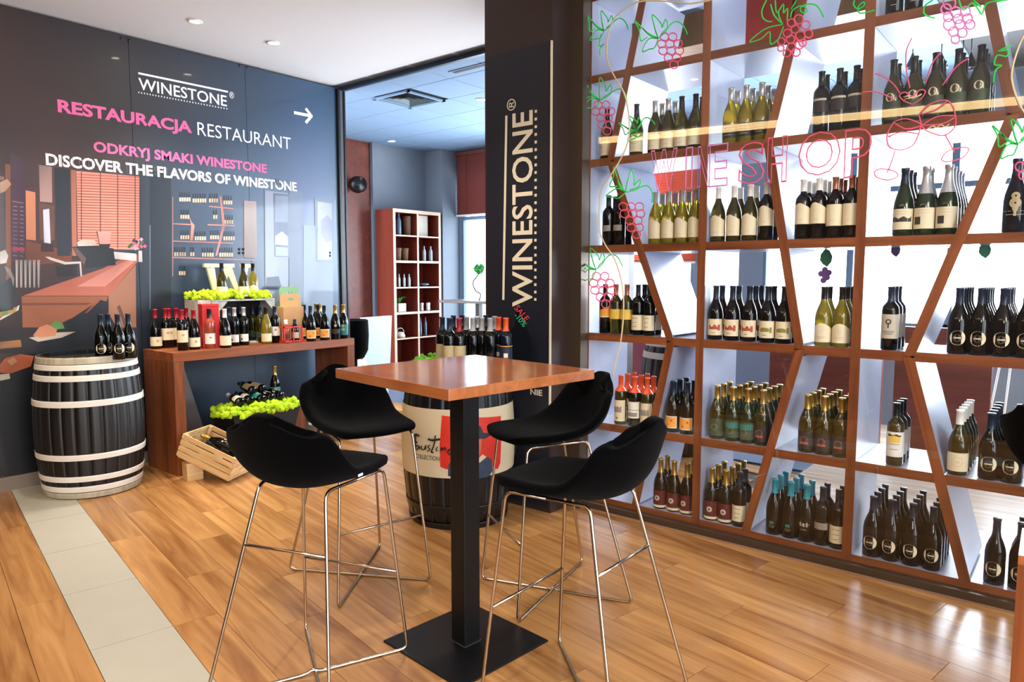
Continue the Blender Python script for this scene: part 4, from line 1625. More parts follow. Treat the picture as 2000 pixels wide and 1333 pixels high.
for k in range(18):
    a = k * 2.4
    r_ = 4 + (k * 37 % 12)
    x, y = 268 + r_ * 1.3 * math.cos(a), 478 + r_ * .8 * math.sin(a)
    pp(((196, 80, 110), (60, 90, 60), (226, 150, 170), (40, 40, 52))[k % 4], (x - 4, y), (x, y - 4), (x + 4, y), (x, y + 4))
pp((186, 176, 180), (270, 490), (277, 490), (278, 512), (270, 512))
# food
pp((34, 24, 22), (0, 640), (42, 640), (44, 690), (0, 690))
pp((206, 200, 190), (0, 622), (38, 596), (36, 606), (0, 626))
pp((170, 130, 60), (0, 604), (34, 600), (30, 610), (0, 620))
pp((96, 130, 60), (2, 612), (14, 606), (16, 614), (4, 618))
pp((196, 176, 160), (56, 660), (110, 650), (148, 648), (120, 660), (74, 668))
pp((206, 128, 92), (64, 656), (76, 640), (92, 634), (112, 642), (108, 656), (80, 660))
pp((96, 140, 70), (98, 636), (108, 626), (122, 632), (126, 642), (110, 644))
pp((188, 92, 54), (0, 712), (10, 700), (40, 692), (66, 696), (60, 716), (20, 730), (0, 728))
pp((214, 150, 100), (14, 706), (26, 698), (34, 706), (22, 714))
pp((210, 196, 176), (0, 732), (18, 730), (20, 740), (0, 744))
pp((150, 92, 60), (66, 700), (92, 690), (92, 704), (70, 712))
pp((176, 110, 50), (0, 668), (40, 664), (42, 678), (0, 682))
pp((20, 18, 22), (0, 560), (22, 540), (30, 560), (26, 605), (0, 610))
pp((210, 200, 196), (0, 492), (10, 488), (16, 500), (12, 514), (0, 516))
pp((128, 118, 116), (8, 520), (20, 526), (28, 545), (26, 560), (22, 545), (12, 530))
pp((170, 130, 100), (0, 356), (14, 350), (22, 360), (10, 374), (0, 378))
pp((120, 84, 64), (0, 344), (8, 346), (8, 352), (0, 352))
# shelves of bottles in the print
for y0, y1, x0, x1 in ((402, 407, 408, 456), (436, 438, 338, 376), (438, 440, 405, 458), (470, 474, 338, 455), (502, 507, 338, 500)):
    pp((196, 128, 116), (x0, y0), (x1, y1), (x1, y1 + 2.5), (x0, y0 + 2.5))
pp((212, 132, 116), (428, 384), (432, 384), (440, 440), (434, 440))
pp((176, 118, 110), (434, 440), (440, 440), (424, 500), (420, 500))
pp((190, 128, 116), (368, 420), (374, 434), (380, 440), (376, 470), (371, 470), (373, 440))
pp((150, 110, 110), (336, 385), (338, 385), (338, 540), (336, 540))
for x0, x1, y, c in ((350, 372, 390, 1), (376, 400, 392, 1), (408, 424, 392, 1), (436, 454, 396, 1), (352, 366, 424, 0), (416, 424, 424, 1), (438, 456, 434, 1), (352, 370, 464, 1), (380, 400, 466, 1), (410, 424, 464, 1), (436, 455, 466, 1),
                     (340, 345, 497, 1), (350, 360, 497, 1), (371, 378, 497, 1), (394, 400, 498, 1), (404, 414, 498, 1), (428, 452, 498, 1), (349, 361, 534, 1)):
    x = x0
    while x < x1:
        pp((216, 190, 160), (x, y - 4), (x + 3.4, y - 4), (x + 3.4, y + 3.6), (x, y + 3.6))
        pp((24, 32, 44), (x + .9, y - 14), (x + 2.5, y - 14), (x + 3, y - 4), (x + .5, y - 4))
        x += 4.6
# right half: timber pier, plaster bays, framed pictures
pp((150, 128, 120), (476, 392), (500, 394), (502, 505), (476, 503))
pp((118, 132, 160), (516, 370), (518, 370), (519, 545), (517, 545))
pp((150, 160, 182), (518, 372), (563, 378), (563, 620), (518, 610))
pp((96, 112, 138), (533, 377), (564, 380), (564, 503), (535, 502))
pp((140, 156, 186), (537, 382), (562, 384), (562, 434), (537, 434))
pp((96, 112, 150), (537, 434), (562, 436), (562, 470), (537, 470))
pp((178, 190, 208), (537, 462), (550, 452), (562, 462), (562, 480), (537, 478))
pp((150, 166, 190), (538, 482), (562, 484), (562, 500), (538, 500))
pp((100, 116, 146), (564, 372), (591, 376), (592, 640), (564, 640))
pp((144, 166, 190), (592, 440), (650, 444), (650, 640), (592, 640))
pp((120, 136, 164), (614, 388), (650, 392), (650, 514), (616, 512))
pp((176, 184, 210), (620, 394), (648, 398), (648, 508), (620, 508))
pp((138, 144, 176), (626, 430), (640, 420), (648, 432), (648, 470), (636, 474), (626, 456))
pp((60, 76, 104), (520, 542), (544, 540), (548, 556), (552, 566), (518, 566))
pp((70, 84, 110), (538, 350), (545, 350), (545, 362), (538, 362))
bm = nb()
cols = []
for k, (c, pts) in enumerate(PR):
    lift = .0006 + k * .000012
    c = tuple(.78 * v + .06 * sum(c) / 3 for v in c)
    P3 = [wl(*p) + off - Vector((0, lift, 0)) for p in pts]
    try:
        vs = [bm.verts.new(p) for p in P3]
        fc = bm.faces.new(vs)
        if fc.calc_area() > 0:
            fc.normal_update()
            if fc.normal.y > 0:
                fc.normal_flip()
        cols += [c] * len(vs)
    except ValueError:
        pass
bmesh.ops.triangulate(bm, faces=bm.faces[:])
me = mesh_of(bm, 'printed_picture', M_print)
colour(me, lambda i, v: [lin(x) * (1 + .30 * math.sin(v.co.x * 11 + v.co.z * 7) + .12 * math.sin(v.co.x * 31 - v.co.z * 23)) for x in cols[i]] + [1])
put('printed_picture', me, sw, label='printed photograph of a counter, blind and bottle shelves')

# ------------------------------------------------------------------ display bench
BX0, BX1, BY0, BY1, BZ = 2.368, 3.972, 5.049, 5.53, .900
bench = put('display_bench', None, None, ((BX0 + BX1) / 2, (BY0 + BY1) / 2, 0), label='long walnut display bench with bottles along the sign wall', cat='bench')
bo = Vector(((BX0 + BX1) / 2, (BY0 + BY1) / 2, 0))
for nm, lo, hi, m in (('top_board', (BX0, BY0, BZ - .066), (BX1, BY1, BZ), M_walnut_x), ('side_panel', (BX0, BY0, 0), (BX0 + .075, BY1, BZ - .0665), M_walnut), ('side_panel', (BX1 - .075, BY0, 0), (BX1, BY1, BZ - .0665), M_walnut)):
    bm = nb()
    box(bm, Vector(lo) - bo, Vector(hi) - bo, bevel=.002)
    obj(nm, bm, m, bench)
bm = nb()
pts = [(2.445, .0), (2.83, .0), (2.60, .832), (2.445, .832)]
f0 = [bm.verts.new(Vector((x, 5.43, z)) - bo) for x, z in pts]
f1 = [bm.verts.new(Vector((x, 5.45, z)) - bo) for x, z in pts]
bm.faces.new(f0)
bm.faces.new(f1[::-1])
for i in range(4):
    j = (i + 1) % 4
    bm.faces.new((f0[j], f0[i], f1[i], f1[j]))
obj('slanted_panel', bm, mat('grey_brown_board', (98, 92, 92), .5, noise=.15, nscale=5), bench, label='grey slanted back panel')

BG = 'bottles along the display bench'
BN = [(302, 676, 'redcap_low', 'red capped bottle with low label, far left on the bench'), (321, 682, 'redcap', 'tall labelled red capped bottle, left of three on the bench'),
      (336, 681, 'redcap', 'tall labelled red capped bottle, middle of three on the bench'), (354, 686, 'redcap', 'tall labelled red capped bottle, right of three, nearest bench corner'),
      (328, 668, 'redcap', 'red capped bottle, left one in the bench back row'), (342, 668, 'redcap', 'red capped bottle, middle one in the bench back row'), (364, 672, 'redcap', 'red capped bottle, right one in the bench back row'),
      (377, 684, 'redcap_low', 'red capped bottle with neck tag and low label on bench'), (391, 677, 'rose', 'rose wine bottle, left of two before the red box'), (408, 682, 'rose', 'rose wine bottle with neck tag before the red box'),
      (424, 675, 'whitecap', 'white capped bottle, left of the pair on the bench'), (438, 681, 'whitecap', 'white capped bottle, right of the pair on the bench'),
      (457, 677, 'silverdark', 'silver capped dark bottle, left of the pair on the bench'), (475, 677, 'silverdark', 'silver capped dark bottle, right of the pair on the bench'),
      (446, 667, 'plaind', 'plain dark bottle behind the silver capped pair'), (468, 666, 'plaind', 'plain dark bottle behind the right silver capped bottle'),
      (493, 668, 'greencap', 'olive bottle left of the bright green one on the bench'), (507, 670, 'greencap', 'olive bottle next to the bright green one on the bench'),
      (519, 673, 'greenwhite', 'bright green yellow wine bottle on the bench'), (536, 671, 'darkwhite', 'dark bottle with white label before the kraft carrier'),
      (505, 661, 'plaind', 'plain dark bottle in the shade of the moss crate'), (528, 661, 'plaind', 'plain dark bottle deep in the shade of the moss crate'),
      (594, 663, 'orangelab', 'orange label bottle behind the left orange pair'), (606, 668, 'orangelab', 'orange label bottle, left of the two front ones on bench'),
      (621, 662, 'orangelab', 'orange label bottle between the two front ones'), (633, 667, 'orangelab', 'orange label bottle, right of the two front ones on bench'),
      (654, 665, 'tagdark', 'gold capped dark bottle near the bench right end'), (670, 662, 'tealgold', 'gold capped teal label bottle at the bench right end'),
      (617, 654, 'tagdark', 'gold capped bottle, back row, left, at the bench right end'), (627, 654, 'tagdark', 'gold capped bottle, back row, second, at the bench right end'),
      (639, 654, 'tagdark', 'gold capped bottle, back row, third, at the bench right end'), (650, 653, 'tagdark', 'gold capped bottle, back row, fourth, at the bench right end')]
placed = []
for px, py, kind, lb in BN:
    p = onz(px, py, BZ)
    rad = PROF[KIND[kind]['shape']][0]
    y = min(max(p.y + rad, BY0 + rad + .004), BY1 - rad - .003)
    if 415 < px < 452:
        y = min(y, 5.30 - rad)
    d = ray(px, 600)
    x = d.x / d.y * y
    for _ in range(12):
        hit = [q for q in placed if math.hypot(q[0] - x, q[1] - y) < q[2] + rad + .0015]
        if not hit or y > BY1 - rad:
            break
        y += .012
        x = d.x / d.y * y
    for dx_ in (0, .01, -.01, .02, -.02, .03, -.03, .045, -.045, .06, -.06):
        y = min(y, BY1 - rad - .003)
        if not [q for q in placed if math.hypot(q[0] - x - dx_, q[1] - y) < q[2] + rad + .001]:
            x += dx_
            break
    x = min(max(x, BX0 + rad + .004), BX1 - rad - .004)
    placed.append((x, y, rad))
    bottle(kind, (x, y, BZ + .0005), (0, 0, math.atan2(y, x) - PI / 2 + random.uniform(-.15, .15)), lb, BG)

# neck tags (raffia and gold tokens) on two bottles are parts of their own ring
# white-washed crate with moss, W and three bottles
CRX0, CRX1, CRY0, CRY1, CRZ = 2.70, 3.36, 5.315, 5.53, 1.262
cr = put('display_crate', None, None, ((CRX0 + CRX1) / 2, (CRY0 + CRY1) / 2, BZ + .0005), label='whitewashed crate on its side carrying lime moss on the bench', cat='crate')
co = Vector(((CRX0 + CRX1) / 2, (CRY0 + CRY1) / 2, BZ))
hgt = CRZ - BZ
hx_, hy_ = (CRX1 - CRX0) / 2, (CRY1 - CRY0) / 2
for nm, lo, hi, m in (('crate_top', (-hx_, -hy_, hgt - .014), (hx_, hy_, hgt), M_whitewash), ('side_board', (-hx_, -hy_, 0), (-hx_ + .014, hy_, hgt - .0145), M_whitewash), ('side_board', (hx_ - .014, -hy_, 0), (hx_, hy_, hgt - .0145), M_whitewash),
                      ('crate_base', (-hx_ + .0145, -hy_, 0), (hx_ - .0145, hy_, .012), M_whitewash), ('back_board', (-hx_ + .0145, hy_ - .012, .0125), (hx_ - .0145, hy_, hgt - .0145), M_dark),
                      ('front_slat', (-hx_ + .0145, -hy_ - .006, .0125), (-hx_ + .10, -hy_ + .006, hgt - .0145), M_whitewash), ('front_slat', (-hx_ + .105, -hy_ - .006, .0125), (-hx_ + .16, -hy_ + .006, hgt - .0145), M_whitewash)):
    bm = nb()
    box(bm, lo, hi, bevel=.001)
    obj(nm, bm, m, cr)
bm = nb()
for (x0, z0), (x1, z1) in (((-hx_ + .16, hgt - .10), (-hx_ + .24, hgt - .016)), ((hx_ - .016, hgt - .10), (hx_ - .09, hgt - .016))):
    vs = [bm.verts.new((x, -hy_ + y, z)) for y in (-.004, .004) for x, z in ((x0, z0), (x1, z1), (x0, z1))]
    bm.faces.new(vs[:3])
    bm.faces.new(vs[3:][::-1])
    for i in range(3):
        bm.faces.new((vs[(i + 1) % 3], vs[i], vs[i + 3], vs[(i + 1) % 3 + 3]))
obj('corner_bracket', bm, M_whitewash, cr)
moss('moss', M_moss, 'bright lime moss heaped on the whitewashed crate', CRX0 + .01, CRX1 - .01, CRY0 - .005, CRY1 - .01, CRZ + .012, .06, 300, s=.022)
for x, kind, dy, lb in ((434, 'label_low', 0, 'olive bottle on the moss crate before the W, left'), (476, 'label_low', -.015, 'dark necked bottle with token on the moss crate, middle'), (495, 'wavew', .02, 'white wine bottle on the moss crate, right')):
    d = ray(x, 560)
    y = 5.375 + dy
    bottle(kind, (d.x / d.y * y, y, CRZ + .0006), (0, 0, math.atan2(1, d.x / d.y) - PI / 2), lb, 'bottles on the moss crate', scale=.97)
# big letter W
wt = put('letter_ornament', None, None, (3.035, 5.47, CRZ + .0006), label='large cream wooden letter W standing in the moss', cat='letter')
M_lett = mat('aged_cream', (222, 212, 176), .7, noise=.12, nscale=18)
bm = nb()


def prism(bm, pts, y0, y1):
    a = [bm.verts.new((x, y0, z)) for x, z in pts]
    b = [bm.verts.new((x, y1, z)) for x, z in pts]
    bm.faces.new(a)
    bm.faces.new(b[::-1])
    for i in range(len(pts)):
        j = (i + 1) % len(pts)
        bm.faces.new((a[j], a[i], b[i], b[j]))


H = .285
hw = .20
prism(bm, [(-hw + .02, H - .03), (-hw + .085, H - .03), (-.085, .0), (-.115, .0)], -.012, .012)
prism(bm, [(-.085, 0), (-.115, 0), (-.035, H - .03), (.03, H - .03)], -.0135, .0135)
prism(bm, [(-.03, H - .03), (.035, H - .03), (.115, 0), (.085, 0)], -.0118, .0118)
prism(bm, [(.085, 0), (.115, 0), (hw - .02, H - .03), (hw - .05, H - .03)], -.0135, .0135)
prism(bm, [(-hw, H - .03), (-.02 - .05, H - .03), (-.07, H), (-hw, H)], -.015, .015)
prism(bm, [(-.055, H - .03), (.055, H - .03), (.055, H), (-.055, H)], -.0148, .0148)
prism(bm, [(hw - .085, H - .03), (hw, H - .03), (hw, H), (hw - .085, H)], -.015, .015)
obj('letter', bm, M_lett, wt)

# red box
rb = put('gift_box', None, None, (2.745, 5.245, BZ + .0005), (0, 0, R(-12)), label='red gift box behind the rose wine bottles', cat='box')
bm = nb()
box(bm, (-.062, -.05, 0), (.062, .05, .315), bevel=.001)
obj('box_body', bm, M_red, rb)
bm = nb()
box(bm, (-.063, -.051, .316), (.063, .051, .335), bevel=.001)
obj('lid', bm, M_red, rb)


def carrier(label, x, y, m, w=.165, d=.095, h=.30, rot=0, hole=(140, 176, 150)):
    t = put('bottle_carrier', None, None, (x, y, BZ + .0005), (0, 0, rot), label=label, cat='carrier', group='cardboard bottle carriers on the bench')
    bm = nb()
    box(bm, (-w / 2, -d / 2, 0), (w / 2, d / 2, h * .72), bevel=.001)
    obj('carrier_body', bm, m, t)
    bm = nb()
    n = 12
    zc = h * .88
    outer = [(-w / 2, h * .7205), (w / 2, h * .7205), (w / 2, h * .94), (w / 2 - .02, h), (-w / 2 + .02, h), (-w / 2, h * .94)]
    inner = [(.030 * math.cos(2 * PI * i / n), zc + .011 * math.sin(2 * PI * i / n)) for i in range(n)]
    for y0, y1 in ((-.004, .004),):
        A = [[bm.verts.new((px, yy, pz)) for px, pz in outer] for yy in (y0, y1)]
        B = [[bm.verts.new((px, yy, pz)) for px, pz in inner] for yy in (y0, y1)]
        for k in (0, 1):
            es = []
            for lst in (A[k], B[k]):
                for i in range(len(lst)):
                    e = bm.edges.get((lst[i], lst[(i + 1) % len(lst)])) or bm.edges.new((lst[i], lst[(i + 1) % len(lst)]))
                    es.append(e)
            bmesh.ops.triangle_fill(bm, use_beauty=True, edges=es)
        for lst in (A, B):
            for i in range(len(lst[0])):
                j = (i + 1) % len(lst[0])
                bm.faces.new((lst[0][i], lst[0][j], lst[1][j], lst[1][i]))
    obj('handle', bm, m, t)
    return t


pk = ony(568, 640, 5.37)
carrier('kraft cardboard bottle carrier with oval handle hole', pk.x, 5.37, M_kraft, w=.20, d=.10, h=.395)
pk = ony(553, 600, 5.485)
carrier('pale green cardboard carrier behind the kraft one', pk.x + .06, 5.48, mat('green_board', (130, 168, 120), .7), w=.20, d=.07, h=.455)
# red wire carrier with two little bottles
pr = onz(567, 669, BZ)
rc = put('wire_carrier', None, None, (pr.x, 5.13, BZ + .0005), label='small red wire carrier holding two little bottles', cat='carrier')
bm = nb()
M_rw = mat('red_wire', (214, 36, 34), .35)
for z in (.012, .13):
    for a, b in (((-.085, -.04), (.085, -.04)), ((.085, -.04), (.085, .04)), ((.085, .04), (-.085, .04)), ((-.085, .04), (-.085, -.04))):
        box(bm, (min(a[0], b[0]) - .004, min(a[1], b[1]) - .004, z - .006), (max(a[0], b[0]) + .004, max(a[1], b[1]) + .004, z + .006))
for x in (-.085, 0, .085):
    for y in (-.04, .04):
        box(bm, (x - .004, y - .004, 0), (x + .004, y + .004, .136))
box(bm, (-.05, -.004, .001), (.05, .004, .012))
obj('wire_frame', bm, M_rw, rc)
for dx, k, lb in ((-.043, 'jar', 'little white capped bottle in the left of the red carrier'), (.043, 'jard', 'little bottle with pale label in the right of the red carrier')):
    bottle(k, (pr.x + dx, 5.13, BZ + .004), (0, 0, -.4), lb, 'little bottles in the red wire carrier', name='small_bottle')

# ------------------------------------------------------------------ planter with moss and lying bottles under the bench
pc = (3.03, 5.10)
pl = put('planter', None, None, (pc[0], pc[1], 0), label='black tapered planter full of moss and bottles under the bench', cat='planter')
bm = nb()
a = [bm.verts.new((x, y, 0)) for x, y in ((-.20, -.12), (.20, -.12), (.20, .12), (-.20, .12))]
b = [bm.verts.new((x, y, .40)) for x, y in ((-.29, -.17), (.29, -.17), (.29, .17), (-.29, .17))]
c = [bm.verts.new((x, y, .40)) for x, y in ((-.275, -.155), (.275, -.155), (.275, .155), (-.275, .155))]
d = [bm.verts.new((x, y, .34)) for x, y in ((-.265, -.145), (.265, -.145), (.265, .145), (-.265, .145))]
bm.faces.new(a[::-1])
bm.faces.new(d)
for r0, r1 in ((a, b), (b, c), (c, d)):
    for i in range(4):
        j = (i + 1) % 4
        bm.faces.new((r0[i], r0[j], r1[j], r1[i]))
obj('pot', bm, mat('planter_black', (20, 24, 30), .35), pl)
moss('moss', M_moss, 'lime moss filling the black planter under the bench', pc[0] - .33, pc[0] + .33, pc[1] - .20, pc[1] + .16, .39, .075, 340, s=.026, fn=lambda a, b: a * a + b * b < 1.35)
for k, (dx, dy, ang, kind, dz) in enumerate(((-.19, -.10, 80, 'whitecap', 0), (-.10, -.09, 83, 'darkwhite', .0), (-.01, -.11, 87, 'tealgold', .0), (.08, -.10, 91, 'seal', 0), (.17, -.09, 95, 'seal', .0), (-.03, -.02, 84, 'tanlab', .062), (.07, .0, 96, 'tanlab', .062))):
    z = .485 + dz
    rz = R(ang - 90)
    lbs = ['white label bottle lying at the left in the planter', 'white label bottle lying second from the left in the planter', 'teal label bottle lying base forward in the planter', 'dark bottle lying right of the teal one in planter',
           'rightmost dark bottle lying in the planter', 'tan label bottle lying on top of the others in planter, left', 'tan label bottle lying on top of the others in planter, right']
    bottle(kind, (pc[0] + dx, pc[1] + dy, z), (R(-84), 0, rz), lbs[k], 'bottles lying in the planter', scale=.9)
bottle('tealgold', (pc[0] + .205, pc[1] + .05, .425), (0, 0, -.4), 'teal label bottle standing upright in the planter moss', 'bottles lying in the planter', scale=.98)
blk = boxo('wooden_block', (-.05, -.05, 0), (.05, .05, .35), M_walnut, None, label='brown wooden block beside the planter under the bench', cat='block')
blk.location = (3.44, 5.16, 0)

# ------------------------------------------------------------------ slatted crate leaning on a block
crt = put('slatted_crate', None, None, (2.62, 4.86, .0), label='pale pine slatted crate tilted on a block, holding bottles', cat='crate')
LX, LY, LZ = .42, .32, .18


def slat(name, lo, hi, m=M_pine):
    bm = nb()
    c = (Vector(lo) + Vector(hi)) / 2
    box(bm, Vector(lo) - c, Vector(hi) - c, bevel=.0015)
    return obj(name, bm, m, crt, loc=c)


for s in (-1, 1):
    for k in range(4):
        z0 = .004 + k * .045
        y = s * (LY / 2 - .005)
        slat('slat', (-LX / 2, y - .005, z0), (LX / 2, y + .005, z0 + .035))
        x = s * (LX / 2 + .0055)
        slat('slat', (x - .005, -LY / 2, z0), (x + .005, LY / 2, z0 + .035))
for sx in (-1, 1):
    for sy in (-1, 1):
        x, y = sx * (LX / 2 - .012), sy * (LY / 2 - .022)
        slat('corner_post', (x - .011, y - .011, .004), (x + .011, y + .011, .172))
for k in range(7):
    y = -LY / 2 + .026 + k * .0445
    slat('base_slat', (-LX / 2, y - .017, -.008), (LX / 2, y + .017, .0035))
cm = Matrix.Translation((2.555, 4.865, .098)) @ Matrix.Rotation(R(-62), 4, 'Z') @ Matrix.Rotation(R(22), 4, 'Y')
crt.matrix_world = cm
ob2 = boxo('wooden_block', (-.055, -.055, 0), (.055, .055, .125), M_pine, None, label='square pine block propping up the slatted crate', cat='block')
ob2.location = (2.415, 4.93, 0)
ob2.rotation_euler = (0, 0, R(-10))
for k, (x, y, z, rz, kind, lb) in enumerate(((.150, .080, .085, 4, 'tanlab', 'dark bottle lying at the back in the slatted crate'), (.150, -.070, .085, -3, 'darkwhite', 'dark bottle lying in front in the slatted crate'), (.130, .005, .150, 2, 'tagdark', 'dark bottle lying on top in the slatted crate'))):
    o = bottle(kind, (0, 0, 0), label=lb, group='bottles in the slatted crate')
    # base at the low end, neck towards the raised end
    o.matrix_world = cm @ Matrix.Translation((x, y, z)) @ Matrix.Rotation(R(rz), 4, 'Z') @ Matrix.Rotation(R(-90), 4, 'Y') @ Matrix.Rotation(R(100), 4, 'Z')

# ------------------------------------------------------------------ drawings on the shop glass
XG = GX + .0165


def gp(x, y, dx=0.0):
    return onx(x, y, XG - dx)


def strokes(name, label, sets, group=None, w=.0036):
    t = put(name, None, None, (XG, 1.2, 1.9), label=label, cat='drawing', group=group)
    o_ = Vector((XG, 1.2, 1.9))
    for nm, m, ls in sets:
        bm = nb()
        for pts in ls:
            P3 = [gp(*p) - o_ for p in pts]
            if len(P3) > 2:
                P3 = smoothline(P3, 4)
            tube(bm, P3, w, 5)
        for v in bm.verts:
            v.co.x = v.co.x * .4
        obj(nm, bm, m, t)
    return t


def circ_pts(x, y, rx, ry=None, n=10):
    ry = ry or rx
    return [(x + rx * math.cos(2 * PI * k / n), y + ry * math.sin(2 * PI * k / n)) for k in range(n + 1)]


def leafset(cx, cy, s, rot=0.0, flip=1):
    base = [[(0, 0), (-30, -16), (-62, -46), (-50, -22), (-46, 6), (-28, -4)], [(0, 0), (-26, 2), (-42, 34), (-24, 28), (-10, 24), (0, 0)],
            [(0, 0), (-10, -30), (-16, -62), (6, -40), (10, -28), (18, -50), (24, -30), (6, -10)], [(0, 0), (-8, -20), (-12, -40)], [(-4, 0), (-24, -8), (-40, -26)], [(2, -2), (18, -16), (30, -34), (46, -44), (64, -34), (76, -10)]]
    c, sn = math.cos(rot), math.sin(rot)
    return [[(cx + s * flip * (x * c - y * sn), cy + s * (x * sn + y * c)) for x, y in l] for l in base]


def grapes(cx, cy, s, rows=(3, 4, 3, 2, 1)):
    out = []
    for j, n in enumerate(rows):
        for i in range(n):
            out.append(circ_pts(cx + s * ((i - (n - 1) / 2) * 19 + j * 3), cy + s * j * 16, 9.5 * s, 9 * s))
    return out


gset = 'marker drawings of grapes on the shop glass'
strokes('grape_drawing', 'green vine leaf and pink grapes drawn beside the cord at top', [('leaf', M_marker_g, leafset(1286, 75, .75)), ('grape_bunch', M_marker_p, grapes(1306, 72, .85, (2, 3, 3, 2, 1)))], gset)
strokes('grape_drawing', 'green leaf and red grapes drawn over the top middle shelf', [('leaf', M_marker_g, [[(1497, 0), (1488, 20), (1490, 35), (1500, 42), (1508, 42)], [(1529, 48), (1512, 30), (1505, 8)], [(1529, 48), (1500, 54), (1478, 68), (1464, 82), (1486, 76), (1503, 62), (1505, 86), (1520, 76), (1530, 52)],
                                                                                        [(1514, 0), (1517, 25), (1530, 8), (1530, 26), (1538, 16), (1537, 40)], [(1529, 48), (1522, 34), (1520, 22)], [(1544, 34), (1548, 20), (1562, 12), (1572, 14), (1576, 22), (1566, 24), (1564, 14), (1580, 8), (1596, 12), (1609, 34)], [(1556, 0), (1545, 18)]]),
                                                                                       ('grape_bunch', M_marker_p, [circ_pts(*p) for p in ((1546, 45, 8), (1560, 38, 9), (1574, 49, 8), (1538, 65, 8), (1553, 57, 8), (1563, 70, 9), (1579, 66, 8), (1526, 81, 7), (1544, 77, 8), (1546, 92, 8), (1561, 88, 8), (1537, 104, 7), (1555, 102, 8), (1525, 94, 6), (1568, 84, 7))])], gset)
strokes('grape_drawing', 'pink grape bunch drawn at the top right over green bottles', [('leaf', M_marker_g, [[(1822, 0), (1806, 12), (1806, 28), (1826, 36)], [(1872, 0), (1882, 20), (1898, 6), (1910, 18), (1918, 28), (1928, 6), (1964, 0)], [(1900, 0), (1916, 14)]]),
                                                                                         ('grape_bunch', M_marker_k, [circ_pts(*p) for p in ((1854, 6, 12), (1848, 18, 10), (1867, 24, 10), (1886, 22, 9), (1852, 33, 9), (1871, 37, 9), (1890, 36, 9), (1854, 48, 11), (1875, 48, 9), (1895, 48, 9), (1862, 62, 9), (1880, 64, 9), (1866, 77, 8))])], gset)
strokes('grape_drawing', 'green leaf and pink grapes drawn above the lower left corner of the cord', [('leaf', M_marker_g, leafset(1180, 60, .62, .1)), ('tendril', M_marker_g, [[(1174, 66), (1170, 90), (1180, 86), (1172, 95), (1172, 108)]])], gset)
strokes('grape_drawing', 'green leaf and pink grapes drawn left of the third shelf cord', [('leaf', M_marker_g, leafset(1172, 196, .7, .25)), ('grape_bunch', M_marker_p, grapes(1176, 205, .8, (2, 3, 2, 2, 1)))], gset)
strokes('grape_drawing', 'small green leaf drawn below the warm light band', [('leaf', M_marker_g, leafset(1243, 256, .5, -.2)), ('tendril', M_marker_g, [[(1234, 262), (1246, 268), (1256, 258)]])], gset)
strokes('grape_drawing', 'green leaf with pink grapes drawn on the slanted board left', [('leaf', M_marker_g, leafset(1222, 376, .72, .5)), ('grape_bunch', M_marker_p, grapes(1233, 404, .85, (3, 3, 2, 2, 1)))], gset)
strokes('grape_drawing', 'faint green leaf and pink grapes drawn at mid height by the post', [('leaf', M_marker_g, leafset(1164, 527, .68)), ('grape_bunch', M_marker_p, grapes(1173, 540, .85, (2, 3, 3, 2, 1)))], gset)
strokes('grape_drawing', 'green leaf drawn at the right edge beside the wine glasses', [('leaf', M_marker_g, leafset(1988, 282, .8)), ('tendril', M_marker_g, [[(1976, 88), (1950, 100), (1968, 98), (1966, 110), (1948, 108), (1942, 126), (1956, 128), (1944, 138), (1940, 162)]]), ('grape_bunch', M_marker_p, [circ_pts(1992, 326, 9), circ_pts(1998, 343, 8)])], gset)
strokes('grape_drawing', 'small green tendril drawn at the top beside the middle post', [('tendril', M_marker_g, [[(1669, 0), (1667, 10), (1676, 18), (1688, 10), (1686, 4), (1676, 14), (1680, 26), (1708, 20)]])], gset)
strokes('glasses_drawing', 'pink drawing of two clinking wine glasses with a heart', [('glass_outline', M_marker_p, [
    [(1746, 238), (1733, 262), (1735, 284), (1748, 292), (1766, 292), (1786, 280), (1799, 246)], [(1746, 238), (1770, 232), (1799, 244), (1770, 252), (1746, 240)], [(1735, 268), (1760, 258), (1796, 262)], [(1748, 294), (1740, 320), (1732, 338)], [(1707, 336), (1720, 330), (1745, 334), (1754, 344), (1735, 352), (1712, 346), (1707, 336)],
    [(1795, 224), (1815, 204), (1848, 196), (1862, 212), (1867, 236), (1862, 252), (1846, 264), (1826, 262), (1803, 250), (1795, 224)], [(1800, 245), (1830, 228), (1866, 226)], [(1800, 245), (1840, 242), (1864, 230)], [(1846, 264), (1856, 282), (1864, 298)], [(1838, 312), (1850, 296), (1880, 288), (1892, 292), (1880, 308), (1850, 316), (1838, 312)], [(1797, 224), (1828, 214), (1850, 197)]]),
    ('heart_outline', M_marker_p, [[(1782, 204), (1764, 196), (1757, 186), (1768, 180), (1782, 188), (1796, 176), (1807, 178), (1800, 192), (1782, 204)]]),
    ('burst_line', M_marker_p, [[(1781, 74), (1770, 100), (1770, 135), (1777, 172)], [(1710, 144), (1730, 152), (1748, 168), (1757, 182)], [(1684, 180), (1710, 179), (1734, 188), (1747, 196)], [(1838, 102), (1820, 125), (1808, 162)], [(1892, 114), (1868, 130), (1841, 167)]]),
    ('hatching', M_cord, [[(1764, 190), (1778, 186)], [(1766, 194), (1784, 190)], [(1782, 194), (1800, 184)], [(1812, 252), (1822, 246), (1828, 250), (1838, 244), (1846, 248), (1854, 242)]])], w=.003)
